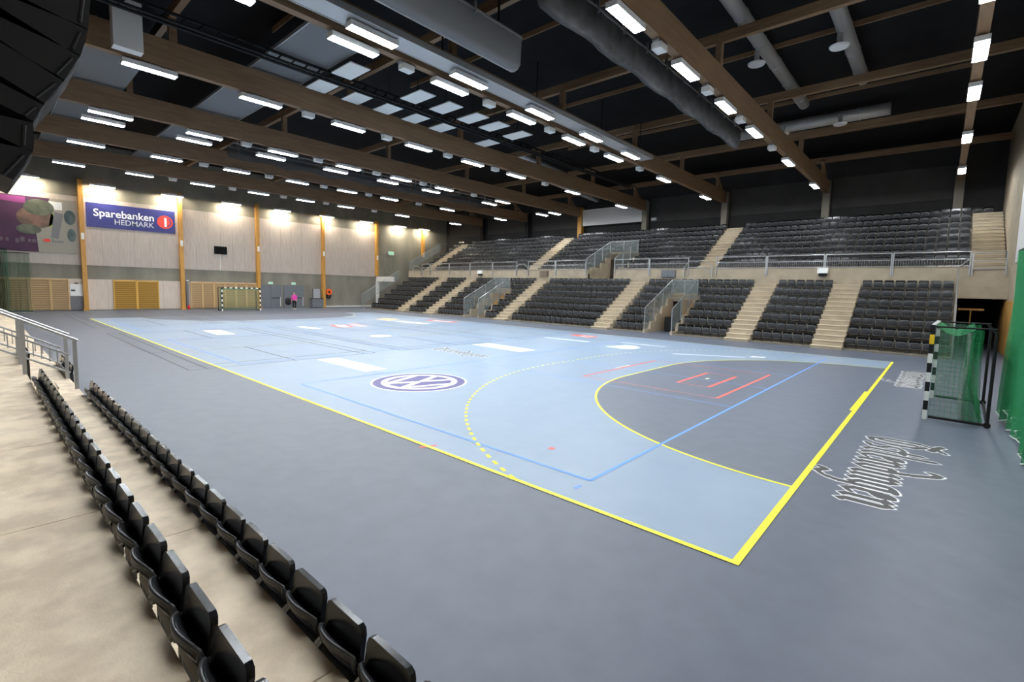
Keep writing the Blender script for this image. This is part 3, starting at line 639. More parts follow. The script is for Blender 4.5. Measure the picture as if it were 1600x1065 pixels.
W2(box('body', XW, XW+.25, 19.2, 19.95, 1.0, 2.05, M_GRYP), t); W2(box('door', XW+.25, XW+.27, 19.22, 19.93, 1.02, 2.03, mat('cabinet_grey', (.36, .36, .37), .5)), t)
t = tag(empty('floor_case', (XW+.3, 19.5, 0)), 'dark grey case standing under the wall cabinet', 'case')
W2(box('body', XW+.1, XW+.7, 18.9, 20.1, .06, .95, M_GREYP), t); W2(box('lid', XW+.08, XW+.72, 18.88, 20.12, .95, 1.0, M_BLKM), t)
for dy in (18.95, 20.0): W2(box('wheel', XW+.2, XW+.3, dy, dy+.08, 0, .06, M_BLKM), t)
t = tag(empty('hose_reel', (XW+.1, 20.95, 1.0)), 'orange and black hose reel on the concrete wall', 'hose reel')
W2(MB().tube([(XW+.08, 20.95, 1.72), (XW+.3, 20.95, 1.72)], .36, 18).build('drum', M_ORANGE), t); W2(MB().tube([(XW+.3, 20.95, 1.72), (XW+.33, 20.95, 1.72)], .12, 12).build('hub', M_BLKM), t)
W2(MB().tube([(XW+.2, 20.7, 1.4), (XW+.22, 20.8, 1.1), (XW+.22, 21.0, 1.02), (XW+.2, 21.2, 1.35)], .09, 8).build('hose', M_BLKM), t); W2(box('wall_plate', XW, XW+.08, 20.7, 21.2, 1.45, 2.0, M_GREYP), t)

# ------------------------------------------------------------------ far grandstand
Y0, DEP, RISE, Z1, NR = 23.4, .8, .49, .06, 7
YU, ZU, RU, NU = 30.4, 4.48, .475, 8
XL0, XL1 = -46.6, 1.8
AIS = [(-3.62, -2.27), (-7.95, -6.65), (-17.0, -15.7), (-26.6, -25.3), (-36.1, -34.8), (-40.7, -39.4)]
VOM = [(-13.0, -11.3), (-30.4, -28.7)]
VR = 5                                   # rows cut by the lower openings
UAIS = [(2.35, XR-.07), (-12.5, -11.2), (-29.2, -27.9), (-45.4, -44.1)]
UVOM = (-21.4, -18.8); UVR = 3
gs = tag(empty('lower_terrace', (0, Y0, 0)), 'beige concrete terrace of the lower tier', kind='structure')
for k in range(NR):
    y = Y0+DEP*k; z = Z1+RISE*k
    segs = [(XL0, XL1)]
    if k < VR: segs = [(XL0, VOM[1][0]-.15), (VOM[1][1]+.15, VOM[0][0]-.15), (VOM[0][1]+.15, XL1)]
    for a, b in segs: W2(box('terrace_step', a, b, y, 29.0, z-(RISE if k else Z1), z, M_TERR), gs)
for va, vb in VOM:
    for x in (va-.15, vb):
        for k in range(VR): W2(box('passage_wall', x, x+.15, Y0+DEP*k, Y0+DEP*(k+1), 0, Z1+RISE*k+.16, M_CONCB), gs)
    W2(box('lintel', va, vb, Y0+DEP*VR, Y0+DEP*VR+.2, 2.2, 2.62, M_CONCB), gs)
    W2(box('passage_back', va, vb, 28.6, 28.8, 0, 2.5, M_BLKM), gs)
    W2(box('passage_side', va, va+.03, Y0+DEP*VR, 28.6, 0, 2.2, M_BROWN), gs)
    W2(box('passage_side', vb-.03, vb, 25.2, 28.6, 0, 2.2, M_WARM), gs)
    W2(box('orange_panel', vb-.9, vb-.04, 27.25, 27.3, .9, 2.2, mat('panel_orange', (.80, .36, .10), .6)), gs)
    W2(box('bin_cover', va+.3, va+.9, 25.6, 26.0, 0, 1.0, M_BLKM), gs)
W2(box('end_wall', XL1, XL1+.08, Y0+2.6, 29.0, 0, 2.4, M_CONCB), gs)
for k in range(1, NR): W2(box('end_wall', XL1, XL1+.06, Y0+DEP*k, Y0+DEP*(k+1), 0, Z1+RISE*k, M_CONCB), gs)
W2(box('parapet', XL0, UVOM[0], 29.0, 29.22, 3.0, 4.36, M_CONCB), gs); W2(box('parapet', UVOM[1], XR, 29.0, 29.22, 2.72, 4.36, M_CONCB), gs)
W2(box('parapet', UVOM[0], UVOM[1], 29.0, 29.22, 2.9, 3.62, M_CONCB), gs)
W2(box('ledge', XL1+.06, XR, 28.86, 29.0, 2.72, 3.34, M_CONCB), gs)
W2(box('walkway', XL0, UVOM[0], 29.22, YU, 4.0, 4.30, M_CONCB), gs); W2(box('walkway', UVOM[1], XR, 29.22, YU, 4.0, 4.30, M_CONCB), gs)
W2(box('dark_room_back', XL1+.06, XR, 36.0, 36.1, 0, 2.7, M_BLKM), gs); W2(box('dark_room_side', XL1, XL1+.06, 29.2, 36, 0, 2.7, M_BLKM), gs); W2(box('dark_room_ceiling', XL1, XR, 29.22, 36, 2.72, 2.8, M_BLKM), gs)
us = tag(empty('upper_terrace', (0, YU, 4.3)), 'beige concrete terrace of the upper tier', kind='structure')
for k in range(NU):
    y = YU+DEP*k; z = ZU+RU*k
    segs = [(XL0, XR)] if k >= UVR else [(XL0, UVOM[0]-.12), (UVOM[1]+.12, XR)]
    for a, b in segs: W2(box('terrace_step', a, b, y, 36.85, z-RU, z, M_TERR), us)
for x in (UVOM[0]-.12, UVOM[1]):
    for k in range(-1, UVR): W2(box('passage_wall', x, x+.12, max(29.0, YU+DEP*k), YU+DEP*(k+1), 3.4, ZU+RU*max(k, 0)+.1, M_CONCB), us)
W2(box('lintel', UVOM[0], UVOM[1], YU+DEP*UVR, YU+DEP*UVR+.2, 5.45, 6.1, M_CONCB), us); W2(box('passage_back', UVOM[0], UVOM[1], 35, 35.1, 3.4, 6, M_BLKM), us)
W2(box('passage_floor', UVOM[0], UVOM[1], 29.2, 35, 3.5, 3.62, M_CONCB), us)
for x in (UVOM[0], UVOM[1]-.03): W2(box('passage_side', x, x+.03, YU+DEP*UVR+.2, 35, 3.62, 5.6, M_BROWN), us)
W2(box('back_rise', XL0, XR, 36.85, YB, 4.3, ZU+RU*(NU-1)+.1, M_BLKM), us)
# stair flights in the aisles
for i, (a, b) in enumerate(AIS):
    t = tag(empty('stair_flight', ((a+b)/2, Y0, 0)), 'pale stair flight in the lower tier, %s from the near goal' % ORD[i], 'stairs', 'stairs of the lower tier')
    for k in range(2*NR):
        y = Y0-.22+.4*k; zt = .16+.245*k; ye = min(y+.46, 29.0)
        st_ = W2(box('step', a, b, y+.03, ye, max(0, zt-.49), zt-.04, M_CONCB), t)  # darker body paints the shaded riser as a line under each tread
        td = box('tread', a-.01, b+.01, y, ye, zt-.04, zt, M_STEPF); td.parent = t; td.matrix_parent_inverse = t.matrix_basis.inverted()
for i, (a, b) in enumerate(UAIS):
    t = tag(empty('stair_flight', ((a+b)/2, YU, 4.3)), 'pale stair flight in the upper tier, %s from the near goal' % ORD[i], 'stairs', 'stairs of the upper tier')
    for k in range(2*NU):
        y = YU-.4+.4*k; zt = 4.42+.2375*k
        W2(box('step', a, b, y+.03, y+.44, zt-.42, zt-.04, M_CONCB), t); W2(box('tread', a-.01, b+.01, y, y+.44, zt-.04, zt, M_STEPF), t)  # riser shade put into the darker step body here too

# ------------------------------------------------------------------ seats
def seat_back_mesh(name, lod=0):
    mb = MB(); w, z0, z1, th = .215, .24, .62, .035; c = .05
    poly = [(-w+.02, z0), (w-.02, z0), (w, z0+.05), (w, z1-c), (w-.015, z1-.015), (w-c, z1), (-w+c, z1), (-w+.015, z1-.015), (-w, z1-c), (-w, z0+.05)]
    if lod: poly = [(-w, z0), (w, z0), (w, z1-.04), (w-.04, z1), (-w+.04, z1), (-w, z1-.04)]
    def yo(z): return .0+(z-z0)*.14 - .05
    n = len(poly); vs = [(x, yo(z)-th/2, z) for x, z in poly]+[(x, yo(z)+th/2, z) for x, z in poly]
    mb.add(vs, [tuple(range(n)), tuple(range(n, 2*n))[::-1]]+[(i, n+i, n+(i+1) % n, (i+1) % n) for i in range(n)]); return mb
def seat_pan_mesh(nu=8, fine=True, slim=False):
    """tipped-up pan: a closed cushion-like shell with a bowed front and a rounded top lip"""
    prof = [(-.012, .20), (-.070, .20), (-.100, .28), (-.118, .39), (-.120, .475), (-.112, .50), (-.092, .502), (-.060, .43), (-.012, .33)] if fine else [(-.012, .20), (-.07, .20), (-.118, .42), (-.112, .50), (-.012, .35)]
    bow = .30
    if slim: prof = [(-.012, .345), (-.06, .352), (-.098, .395), (-.128, .45), (-.132, .485), (-.122, .50), (-.10, .498), (-.06, .44), (-.012, .385)]; bow = .50
    mb = MB(); n = len(prof); P = []
    for i in range(nu+1):
        u = -1+2*i/nu
        for y, z in prof:
            c = 1-bow*u*u
            P.append((u*.205, -.012+(y+.012)*c, z-(.035*abs(u)**3 if z > .3 else -.02*abs(u)**3)))
    fs = [(i*n+j, (i+1)*n+j, (i+1)*n+(j+1) % n, i*n+(j+1) % n) for i in range(nu) for j in range(n)] + [tuple(range(n)), tuple(range(nu*n, nu*n+n))[::-1]]
    mb.add(P, fs)
    top = 5 if fine else 3
    path = [P[i*n+top] for i in range(nu+1)] + [P[nu*n+j] for j in range(top-1, 0, -1)] + [P[i*n+1] for i in range(nu-1, -1, -1)] + [P[j] for j in range(2, top)]
    return mb, path
sb_me = seat_back_mesh('backrest').mesh('backrest', M_SEAT)
pmb, lip = seat_pan_mesh()
sp_me = pmb.mesh('seat_pan', M_SEATP, True)
smb, slip = seat_pan_mesh(8, True, True); sp_slim = smb.mesh('seat_pan_slim', mat('seat_pan_near', (.030, .031, .034), .3, spec=.4, bump=(90, .06)), True)
rim_slim = MB().tube(slip+[slip[0]], .013, 5, False).mesh('rim_slim', mat('seat_rim_near', (.05, .05, .052), .3), True)
rim_me = MB().tube(lip+[lip[0]], .013, 5, False).mesh('rim', M_RIM, True)
br_me = [MB().tube([(sx*.226, -.01, .36), (sx*.226, -.10, .30)], .012, 5).mesh('hinge_arm', M_BRKT) for sx in (-1, 1)]
leg_me = [MB().box(sx*.212-.016, sx*.212+.016, -.05, .0, .0, .42).mesh('leg', M_IRON) for sx in (-1, 1)]
def seat(loc, label, group, near=False):
    t = tag(empty('stadium_seat', loc), label, 'seat', group)
    obj('backrest', sb_me, t); p = obj('seat_pan', sp_slim if near else sp_me, t); obj('rim', rim_slim if near else rim_me, p)
    for k in (0, 1):
        obj('leg', leg_me[k], t)
        if near: obj('hinge_arm', br_me[k], t)
    return t
# near stand
NT1, NT2, NT3 = .35, .74, 1.13
ns = tag(empty('near_terrace', (0, -3.44, 0)), 'beige concrete terrace of the near stand', kind='structure')
E1, E2, E3 = -3.44, -4.165, -4.98
for a, b in ((-11.3, XR), (-40, -13.4)):
    nseg = int((b-a)/2.45)
    for q in range(nseg):
        xa, xb = a+(b-a)*q/nseg+.006, a+(b-a)*(q+1)/nseg-.006
        W2(box('terrace_slab', xa, xb, E2, E1, NT1-.12, NT1, M_TREAD), ns); W2(box('terrace_slab', xa, xb, E3, E2, NT2-.12, NT2, M_TREAD), ns)
    W2(box('terrace_step', a, b, -5.8, E3, NT3-.12, NT3, M_TREAD), ns)
    W2(box('terrace_step', a, b, -6.6, -5.8, 1.40, 1.52, M_TREAD), ns); W2(box('terrace_step', a, b, -7.4, -6.6, 1.79, 1.91, M_TREAD), ns)
    W2(box('riser', a, b, E1-.16, E1-.12, 0, NT1-.12, M_BLKM), ns); W2(box('riser', a, b, E2-.1, E2-.04, NT1, NT2-.12, M_CONCB), ns); W2(box('riser', a, b, E3-.1, E3-.04, NT2, NT3-.12, M_CONCB), ns)
W2(box('aisle_landing', -13.4, -11.3, E2, E1, NT1-.12, NT1, M_TREAD), ns); W2(box('aisle_landing', -13.4, -11.3, E3, E2, NT2-.12, NT2, M_TREAD), ns); W2(box('aisle_landing', -13.4, -11.3, -5.8, E3, NT3-.12, NT3, M_TREAD), ns)
t = tag(empty('step_block', (-11.7, -3.9, NT1)), 'loose beige step block on the lower tread by the near railing', 'step'); W2(MB().box(-11.85, -11.25, -4.15, -3.80, NT1, NT1+.19).build('block', M_TREAD), t); W2(box('nosing', -11.85, -11.25, -3.81, -3.79, NT1+.15, NT1+.195, M_CONCB), t)
t = tag(empty('step_block', (-11.7, -4.7, NT2)), 'loose beige step block on the upper tread by the near railing', 'step'); W2(MB().box(-11.85, -11.25, -4.97, -4.62, NT2, NT2+.19).build('block', M_TREAD), t); W2(box('nosing', -11.85, -11.25, -4.63, -4.61, NT2+.15, NT2+.195, M_CONCB), t)
NP = .485
n_near = 0
for row, (yr, zr, x0, x1) in enumerate([(-3.335, 0.0, -11.05, .6), (-4.04, NT1, -11.2, .4), (-4.78, NT2, -4.5, -.9)]):
    i = 0; x = x1
    while x > x0:
        if row == 0: lab = 'black tip-up seat in the near stand, front row, %s from the bottom edge' % ORD[i]
        elif row == 1: lab = 'black tip-up seat in the near stand, second row, %s from the bottom edge' % ORD[i]
        else: lab = 'black tip-up seat beside the photographer, third row, %s from the bottom edge' % ORD[i]
        seat((x, yr, zr), lab, 'seats of the near stand', True); n_near += 1; x -= NP; i += 1
for row, (yr, zr) in enumerate([(-3.365, 0.0), (-4.045, NT1)]):
    for i in range(5): seat((-13.8-NP*i, yr, zr), 'black tip-up seat beyond the near railing, %s row, %s from the railing' % (['front', 'second'][row], ORD[i]), 'seats beyond the near railing', False); n_near += 1
# far stand: list every seat, then split
blocks = []
def fill(a, b): 
    n = int((b-a+.02)/.5); off = (b-a-n*.5)/2
    return [a+off+.25+.5*i for i in range(n)]
FAR = []
cuts = [XL1-.02] + [v for p in AIS for v in (p[1], p[0])] + [XL0+.1]
for bi in range(len(AIS)+1):
    b, a = cuts[2*bi], cuts[2*bi+1]
    for k in range(NR):
        xs = fill(a, b)
        if k < VR:
            for va, vb in VOM:
                if a < va < b: xs = [a_ for a_ in fill(a, va-.25)] + fill(vb+.2, b)
        for i, x in enumerate(xs): FAR.append((x, Y0+DEP*k+.62, Z1+RISE*k, 'lower', bi, k, i))
ucuts = [2.3, -11.2, -12.5, -27.9, -29.2, -44.1, -45.4, XL0+.1]
for bi in range(4):
    b, a = ucuts[2*bi], ucuts[2*bi+1]
    for k in range(NU):
        xs = fill(a, b)
        if k < UVR and a < UVOM[0] < b: xs = fill(a, UVOM[0]-.2)+fill(UVOM[1]+.2, b)
        if k == NU-1 and bi == 0: xs = xs+[xs[-1]+.5, xs[-1]+1.0]
        for i, x in enumerate(xs): FAR.append((x, YU+DEP*k+.62, ZU+RU*k, 'upper', bi, k, i))
FAR.sort(key=lambda s: (s[0]-CX)**2+(s[1]-CY)**2+(s[2]-CZ)**2)
NIND = 298-n_near
bl_low = ['block nearest the goal'] + ['%s block from the goal' % ORD[i] for i in range(1, 7)]
bl_up = ['block nearest the goal', 'second block from the goal', 'third block from the goal', 'block by the end wall']
for x, y, z, tier, bi, k, i in FAR[:NIND]:
    seat((x, y, z), 'black seat, %s tier, %s, %s row up, %s along' % (tier, bl_low[bi] if tier == 'lower' else bl_up[bi], ORD[k], ORD[i]), 'seats of the far grandstand')
mbS = [MB(), MB(), MB(), MB()]
lb = seat_back_mesh('b', 1); lp, llip = seat_pan_mesh(4, False)
lrim = MB().tube(llip+[llip[0]], .014, 3, False)
lleg = MB().box(-.251, -.219, -.05, 0, 0, .42)
import itertools
V = [[], [], [], []]; Fc = [[], [], [], []]
for x, y, z, *_ in FAR[NIND:]:
    for q, src in enumerate((lb, lp, lrim, lleg)):
        n = len(V[q]); V[q].extend([(a+x, b+y, c+z) for a, b, c in src.v]); Fc[q].extend([tuple(i+n for i in f) for f in src.f])
me = bpy.data.meshes.new('seat_mass'); vs = []; fs = []; mi = []
for q in range(4):
    n = len(vs); vs += V[q]; fs += [tuple(i+n for i in f) for f in Fc[q]]; mi += [q]*len(Fc[q])
me.from_pydata(vs, [], fs)
for m in (M_SEAT, M_SEATP, M_RIM, M_IRON): me.materials.append(m)
me.polygons.foreach_set('material_index', mi); me.update()
tag(obj('distant_seating', me), 'remaining rows of black seats filling the far grandstand', 'seating', kind='stuff')

# ------------------------------------------------------------------ railings
def rail_section(x0, x1, y, zb, label, drop=.45):
    t = tag(empty('guard_railing', (x0, y, zb)), label, 'railing', 'railings along the upper walkway')
    for x in (x0+.04, x1-.04): W2(box('post', x-.03, x+.03, y-.03, y+.03, zb-drop, zb+.80, M_STEEL), t)
    for z, r in ((.80, .028), (.42, .02), (.06, .022)): W2(MB().tube([(x0+.04, y, zb+z), (x1-.04, y, zb+z)], r, 6).build('rail', M_STEEL), t)
    mb = MB(); n = int((x1-x0-.1)/.11)
    for i in range(1, n): x = x0+.04+(x1-x0-.08)*i/n; mb.box(x-.006, x+.006, y-.006, y+.006, zb+.06, zb+.42)
    o = W2(mb.build('bars', M_STEEL), t); o['kind'] = 'stuff'
secs = [(2.3-3.25*(i+1), 2.3-3.25*i) for i in range(4)] + [(-15.7, -12.6), (-18.75, -15.7)] + [(-24.7, -21.45), (-27.9, -24.7)] + [(-29.25-3.3*(i+1), -29.25-3.3*i) for i in range(4)] + [(-44.0, -42.5)]
for i, (a, b) in enumerate(secs): rail_section(a, b, 28.96, 4.33, 'galvanised guard railing on the upper parapet, %s section from the near goal' % ORD[i])
# bent hoop barriers where upper aisles meet the walkway
for (a, b), lab in zip([(-12.9, -10.9), (-29.3, -27.8), (-45.6, -44.0)], ['before the upper stair nearest the near goal', 'before the middle upper stair', 'before the upper stair by the end wall']):
    t = tag(empty('hoop_barrier', (a, 28.8, 4.0)), 'bent tube barrier ' + lab, 'barrier')
    for dz in (0, -.45): W2(MB().tube([(a, 28.85, 4.45+dz*.3), (a+.35, 28.85, 4.9+dz), (b-.55, 28.85, 4.9+dz), (b, 28.85, 4.55+dz)], .03, 6).build('tube', M_STEEL), t)
    for x in (a, b): W2(box('post', x-.03, x+.03, 28.82, 28.88, 3.75, 4.5, M_STEEL), t)
t = tag(empty('end_railing', (2.35, 28.9, 4.33)), 'low tube railing across the end of the upper walkway', 'railing')
for z in (.72, .3, -.1): W2(MB().tube([(2.35, 28.96, 4.33+z), (3.62, 28.96, 4.33+z)], .025, 6).build('rail', M_STEEL), t)
for x in (2.36, 3.6): W2(box('post', x-.03, x+.03, 28.93, 28.99, 3.9, 5.05, M_STEEL), t)
t = tag(empty('side_handrail', (1.83, Y0, 0)), 'sloping handrail at the open end of the lower tier', 'railing')
W2(MB().tube([(1.83, Y0+.1, 1.15), (1.83, 28.8, 4.33), (2.2, 28.84, 4.7)], .03, 6).build('rail', M_STEEL), t); W2(MB().tube([(1.83, Y0+.1, .65), (1.83, 28.9, 3.9)], .02, 6).build('rail', M_STEEL), t)
for k in range(0, 7, 2): W2(box('post', 1.805, 1.855, Y0+DEP*k+.1, Y0+DEP*k+.15, Z1+RISE*k-.02, 1.15+.5805*(DEP*k)+.02, M_STEEL), t)
def vomitory(va, vb, y0, yend, z0, slope, backtop, label, gl):
    t = tag(empty('stairwell_railing', ((va+vb)/2, y0, 0)), label, 'railing', 'railings around the grandstand openings')
    ztop = backtop
    for x in (va-.07, vb+.07):
        a = (x, y0, z0); b = (x, yend, ztop)
        W2(MB().tube([a, b], .03, 6).build('handrail', M_STEEL), t)
        W2(MB().add([(x-.006, y0, z0-gl[0]), (x-.006, yend, ztop-gl[1]), (x-.006, yend, ztop), (x-.006, y0, z0), (x+.006, y0, z0-gl[0]), (x+.006, yend, ztop-gl[1]), (x+.006, yend, ztop), (x+.006, y0, z0)],
           [(0, 1, 2, 3), (7, 6, 5, 4), (0, 4, 5, 1), (3, 2, 6, 7)]).build('glass_panel', M_GLASS), t)
        for f in (0, .33, .66, 1):
            y = y0+(yend-y0)*f; zt = z0+(ztop-z0)*f; zb = zt-(gl[0]+(gl[1]-gl[0])*f)
            W2(box('post', x-.025, x+.025, y-.025, y+.025, zb, zt, M_STEEL), t)
    W2(MB().tube([(va-.07, yend, ztop), (vb+.07, yend, ztop)], .03, 6).build('handrail', M_STEEL), t)
    W2(box('glass_panel', va-.07, vb+.07, yend-.006, yend+.006, ztop-.9, ztop-.03, M_GLASS), t)
    for f in (.5,): W2(box('post', va+(vb-va)*f-.02, va+(vb-va)*f+.02, yend-.02, yend+.02, ztop-.9, ztop, M_STEEL), t)
vomitory(*VOM[0], 23.45, 27.35, 1.62, 0, 3.5, 'glass and steel railing around the opening in the lower tier nearer the near goal', (1.5, 1.0))
vomitory(*VOM[1], 23.45, 27.35, 1.68, 0, 3.6, 'glass and steel railing around the opening in the lower tier nearer the end wall', (1.55, 1.05))
vomitory(*UVOM, 29.05, 32.75, 5.3, 0, 6.98, 'glass and steel railing around the opening in the upper tier', (1.6, 1.0))
# rails at the end-wall side of the stand
t = tag(empty('side_handrail', (XL0, Y0, 0)), 'sloping glass handrail beside the lower tier at the end wall', 'railing')
W2(MB().tube([(XL0+.05, 22.9, 1.55), (XL0+.05, 27.6, 4.35)], .03, 6).build('rail', M_STEEL), t)
W2(MB().add([(XL0+.05, 22.9, .4), (XL0+.05, 27.6, 3.3), (XL0+.05, 27.6, 4.3), (XL0+.05, 22.9, 1.5)], [(0, 1, 2, 3)]).build('glass_panel', M_GLASS), t); W2(box('post', XL0+.02, XL0+.08, 22.88, 22.94, 0, 1.55, M_STEEL), t)
t = tag(empty('side_handrail', (XL0, YU, 4.3)), 'sloping glass handrail beside the upper tier at the end wall', 'railing')
W2(MB().tube([(XL0+.05, 29.0, 5.35), (XL0+.05, 33.6, 8.0), (XL0+.05, 34.8, 8.0)], .03, 6).build('rail', M_STEEL), t)
W2(MB().add([(XL0+.05, 29, 4.4), (XL0+.05, 33.6, 7.0), (XL0+.05, 33.6, 7.95), (XL0+.05, 29, 5.3)], [(0, 1, 2, 3)]).build('glass_panel', M_GLASS), t)
t = tag(empty('door_canopy', (XW, 28, 3)), 'white framed low block between end wall and grandstand', 'block')
W2(box('fascia', XW+.1, XL0-.05, 26.9, 27.1, 3.05, 3.62, M_WPAN), t); W2(box('post', XW+.1, XW+.4, 26.85, 27.15, 0, 3.05, M_WPAN), t)
# screen and small things on the stand
t = tag(empty('projection_screen', (-24.1, 36.9, 9.3)), 'wide white projection screen behind the top row', 'screen')
W2(box('sheet', -27.5, -20.75, 36.98, 37.0, 9.25, 10.75, M_WPAN), t); W2(box('top_case', -27.5, -20.75, 36.95, 37.05, 10.75, 10.88, M_WHITE), t)
for x in (-26.5, -21.8): W2(box('bracket', x-.03, x+.03, 37.0, YB-.07, 10.78, 10.84, M_IRON), t)
t = tag(empty('emergency_light', (-19.9, 37.6, 9.4)), 'small white box on the dark wall right of the screen', 'light'); W2(box('casing', -20.05, -19.55, 37.5, 37.64, 9.35, 9.6, M_WHITE), t); W2(box('mount', -19.9, -19.7, 37.62, 37.7, 9.4, 9.55, M_BLKM), t)
for x, lab in ((-4.25, 'above the second seating block'), (-34.2, 'near the end wall')):
    t = tag(empty('wall_speaker', (x, 28.85, 3.95)), 'small white speaker on the parapet ' + lab, 'speaker')
    W2(MB().prism([(28.68, 4.02), (28.98, 4.02), (28.98, 4.34), (28.74, 4.34)], 'x', x-.27, x+.27).build('cabinet', M_WHITE), t); W2(box('base', x-.2, x+.2, 28.75, 28.98, 3.86, 4.02, M_BLKM), t)
for x, w_, m, lab in ((-25.95, .9, M_BROWN, 'brown parapet door at the top of an aisle'), (-16.1, 1.1, M_GREYP, 'grey parapet cabinet at the top of the aisle by the hoop barrier')):
    t = tag(empty('parapet_cabinet', (x, 28.9, 3.4)), lab, 'cabinet'); W2(box('body', x-w_/2+ (2.0 if m is M_GREYP else 0), x+w_/2+(2.0 if m is M_GREYP else 0), 28.84, 28.99, 3.74, 4.26, m), t)
    W2(box('door', x-w_/2+.04+(2.0 if m is M_GREYP else 0), x+(2.0 if m is M_GREYP else 0)-.01, 28.82, 28.84, 3.78, 4.22, m), t); W2(box('door', x+.01+(2.0 if m is M_GREYP else 0), x+w_/2-.04+(2.0 if m is M_GREYP else 0), 28.82, 28.84, 3.78, 4.22, m), t)
t = tag(empty('floor_broom', (2.35, 29.6, 0)), 'wide floor broom standing in the dark passage', 'broom')
W2(MB().tube([(2.5, 29.6, .0), (2.5, 29.6, 2.1)], .03, 6).build('handle', M_WARM), t); W2(box('head', 2.0, 3.0, 29.5, 29.7, 2.1, 2.2, M_WARM), t)

# near railing at the aisle
for x, lab in ((-12.0, 'nearer'), (-13.5, 'farther')):
    t = tag(empty('stair_railing', (x, -3.45, 0)), '%s galvanised stair railing of the near stand aisle' % lab, 'railing')
    a, b, c = (x, -3.42, 1.35), (x, -4.46, 1.94), (x, -5.9, 2.75)
    W2(MB().tube([a, b, c], .028, 8).build('handrail', M_STEEL), t)
    for dz in (.36, .72): W2(MB().tube([(x, -3.55, 1.42-dz), (x, -4.46, 1.94-dz), (x, -5.9, 2.75-dz)], .018, 6).build('rail', M_STEEL), t)
    for y in (-3.47, -4.19, -4.9): W2(box('post', x-.03, x+.03, y-.03, y+.03, NT1 if y > -4.1 else NT2 if y > -4.95 else NT3, 1.38+(-3.47-y)*.567, M_STEEL), t)
    for i in range(8):
        y = -3.62-.11*i; W2(box('baluster', x-.008, x+.008, y-.008, y+.008, .74+(-3.47-y)*.567, 1.36+(-3.47-y)*.567-.35, M_STEEL), t)

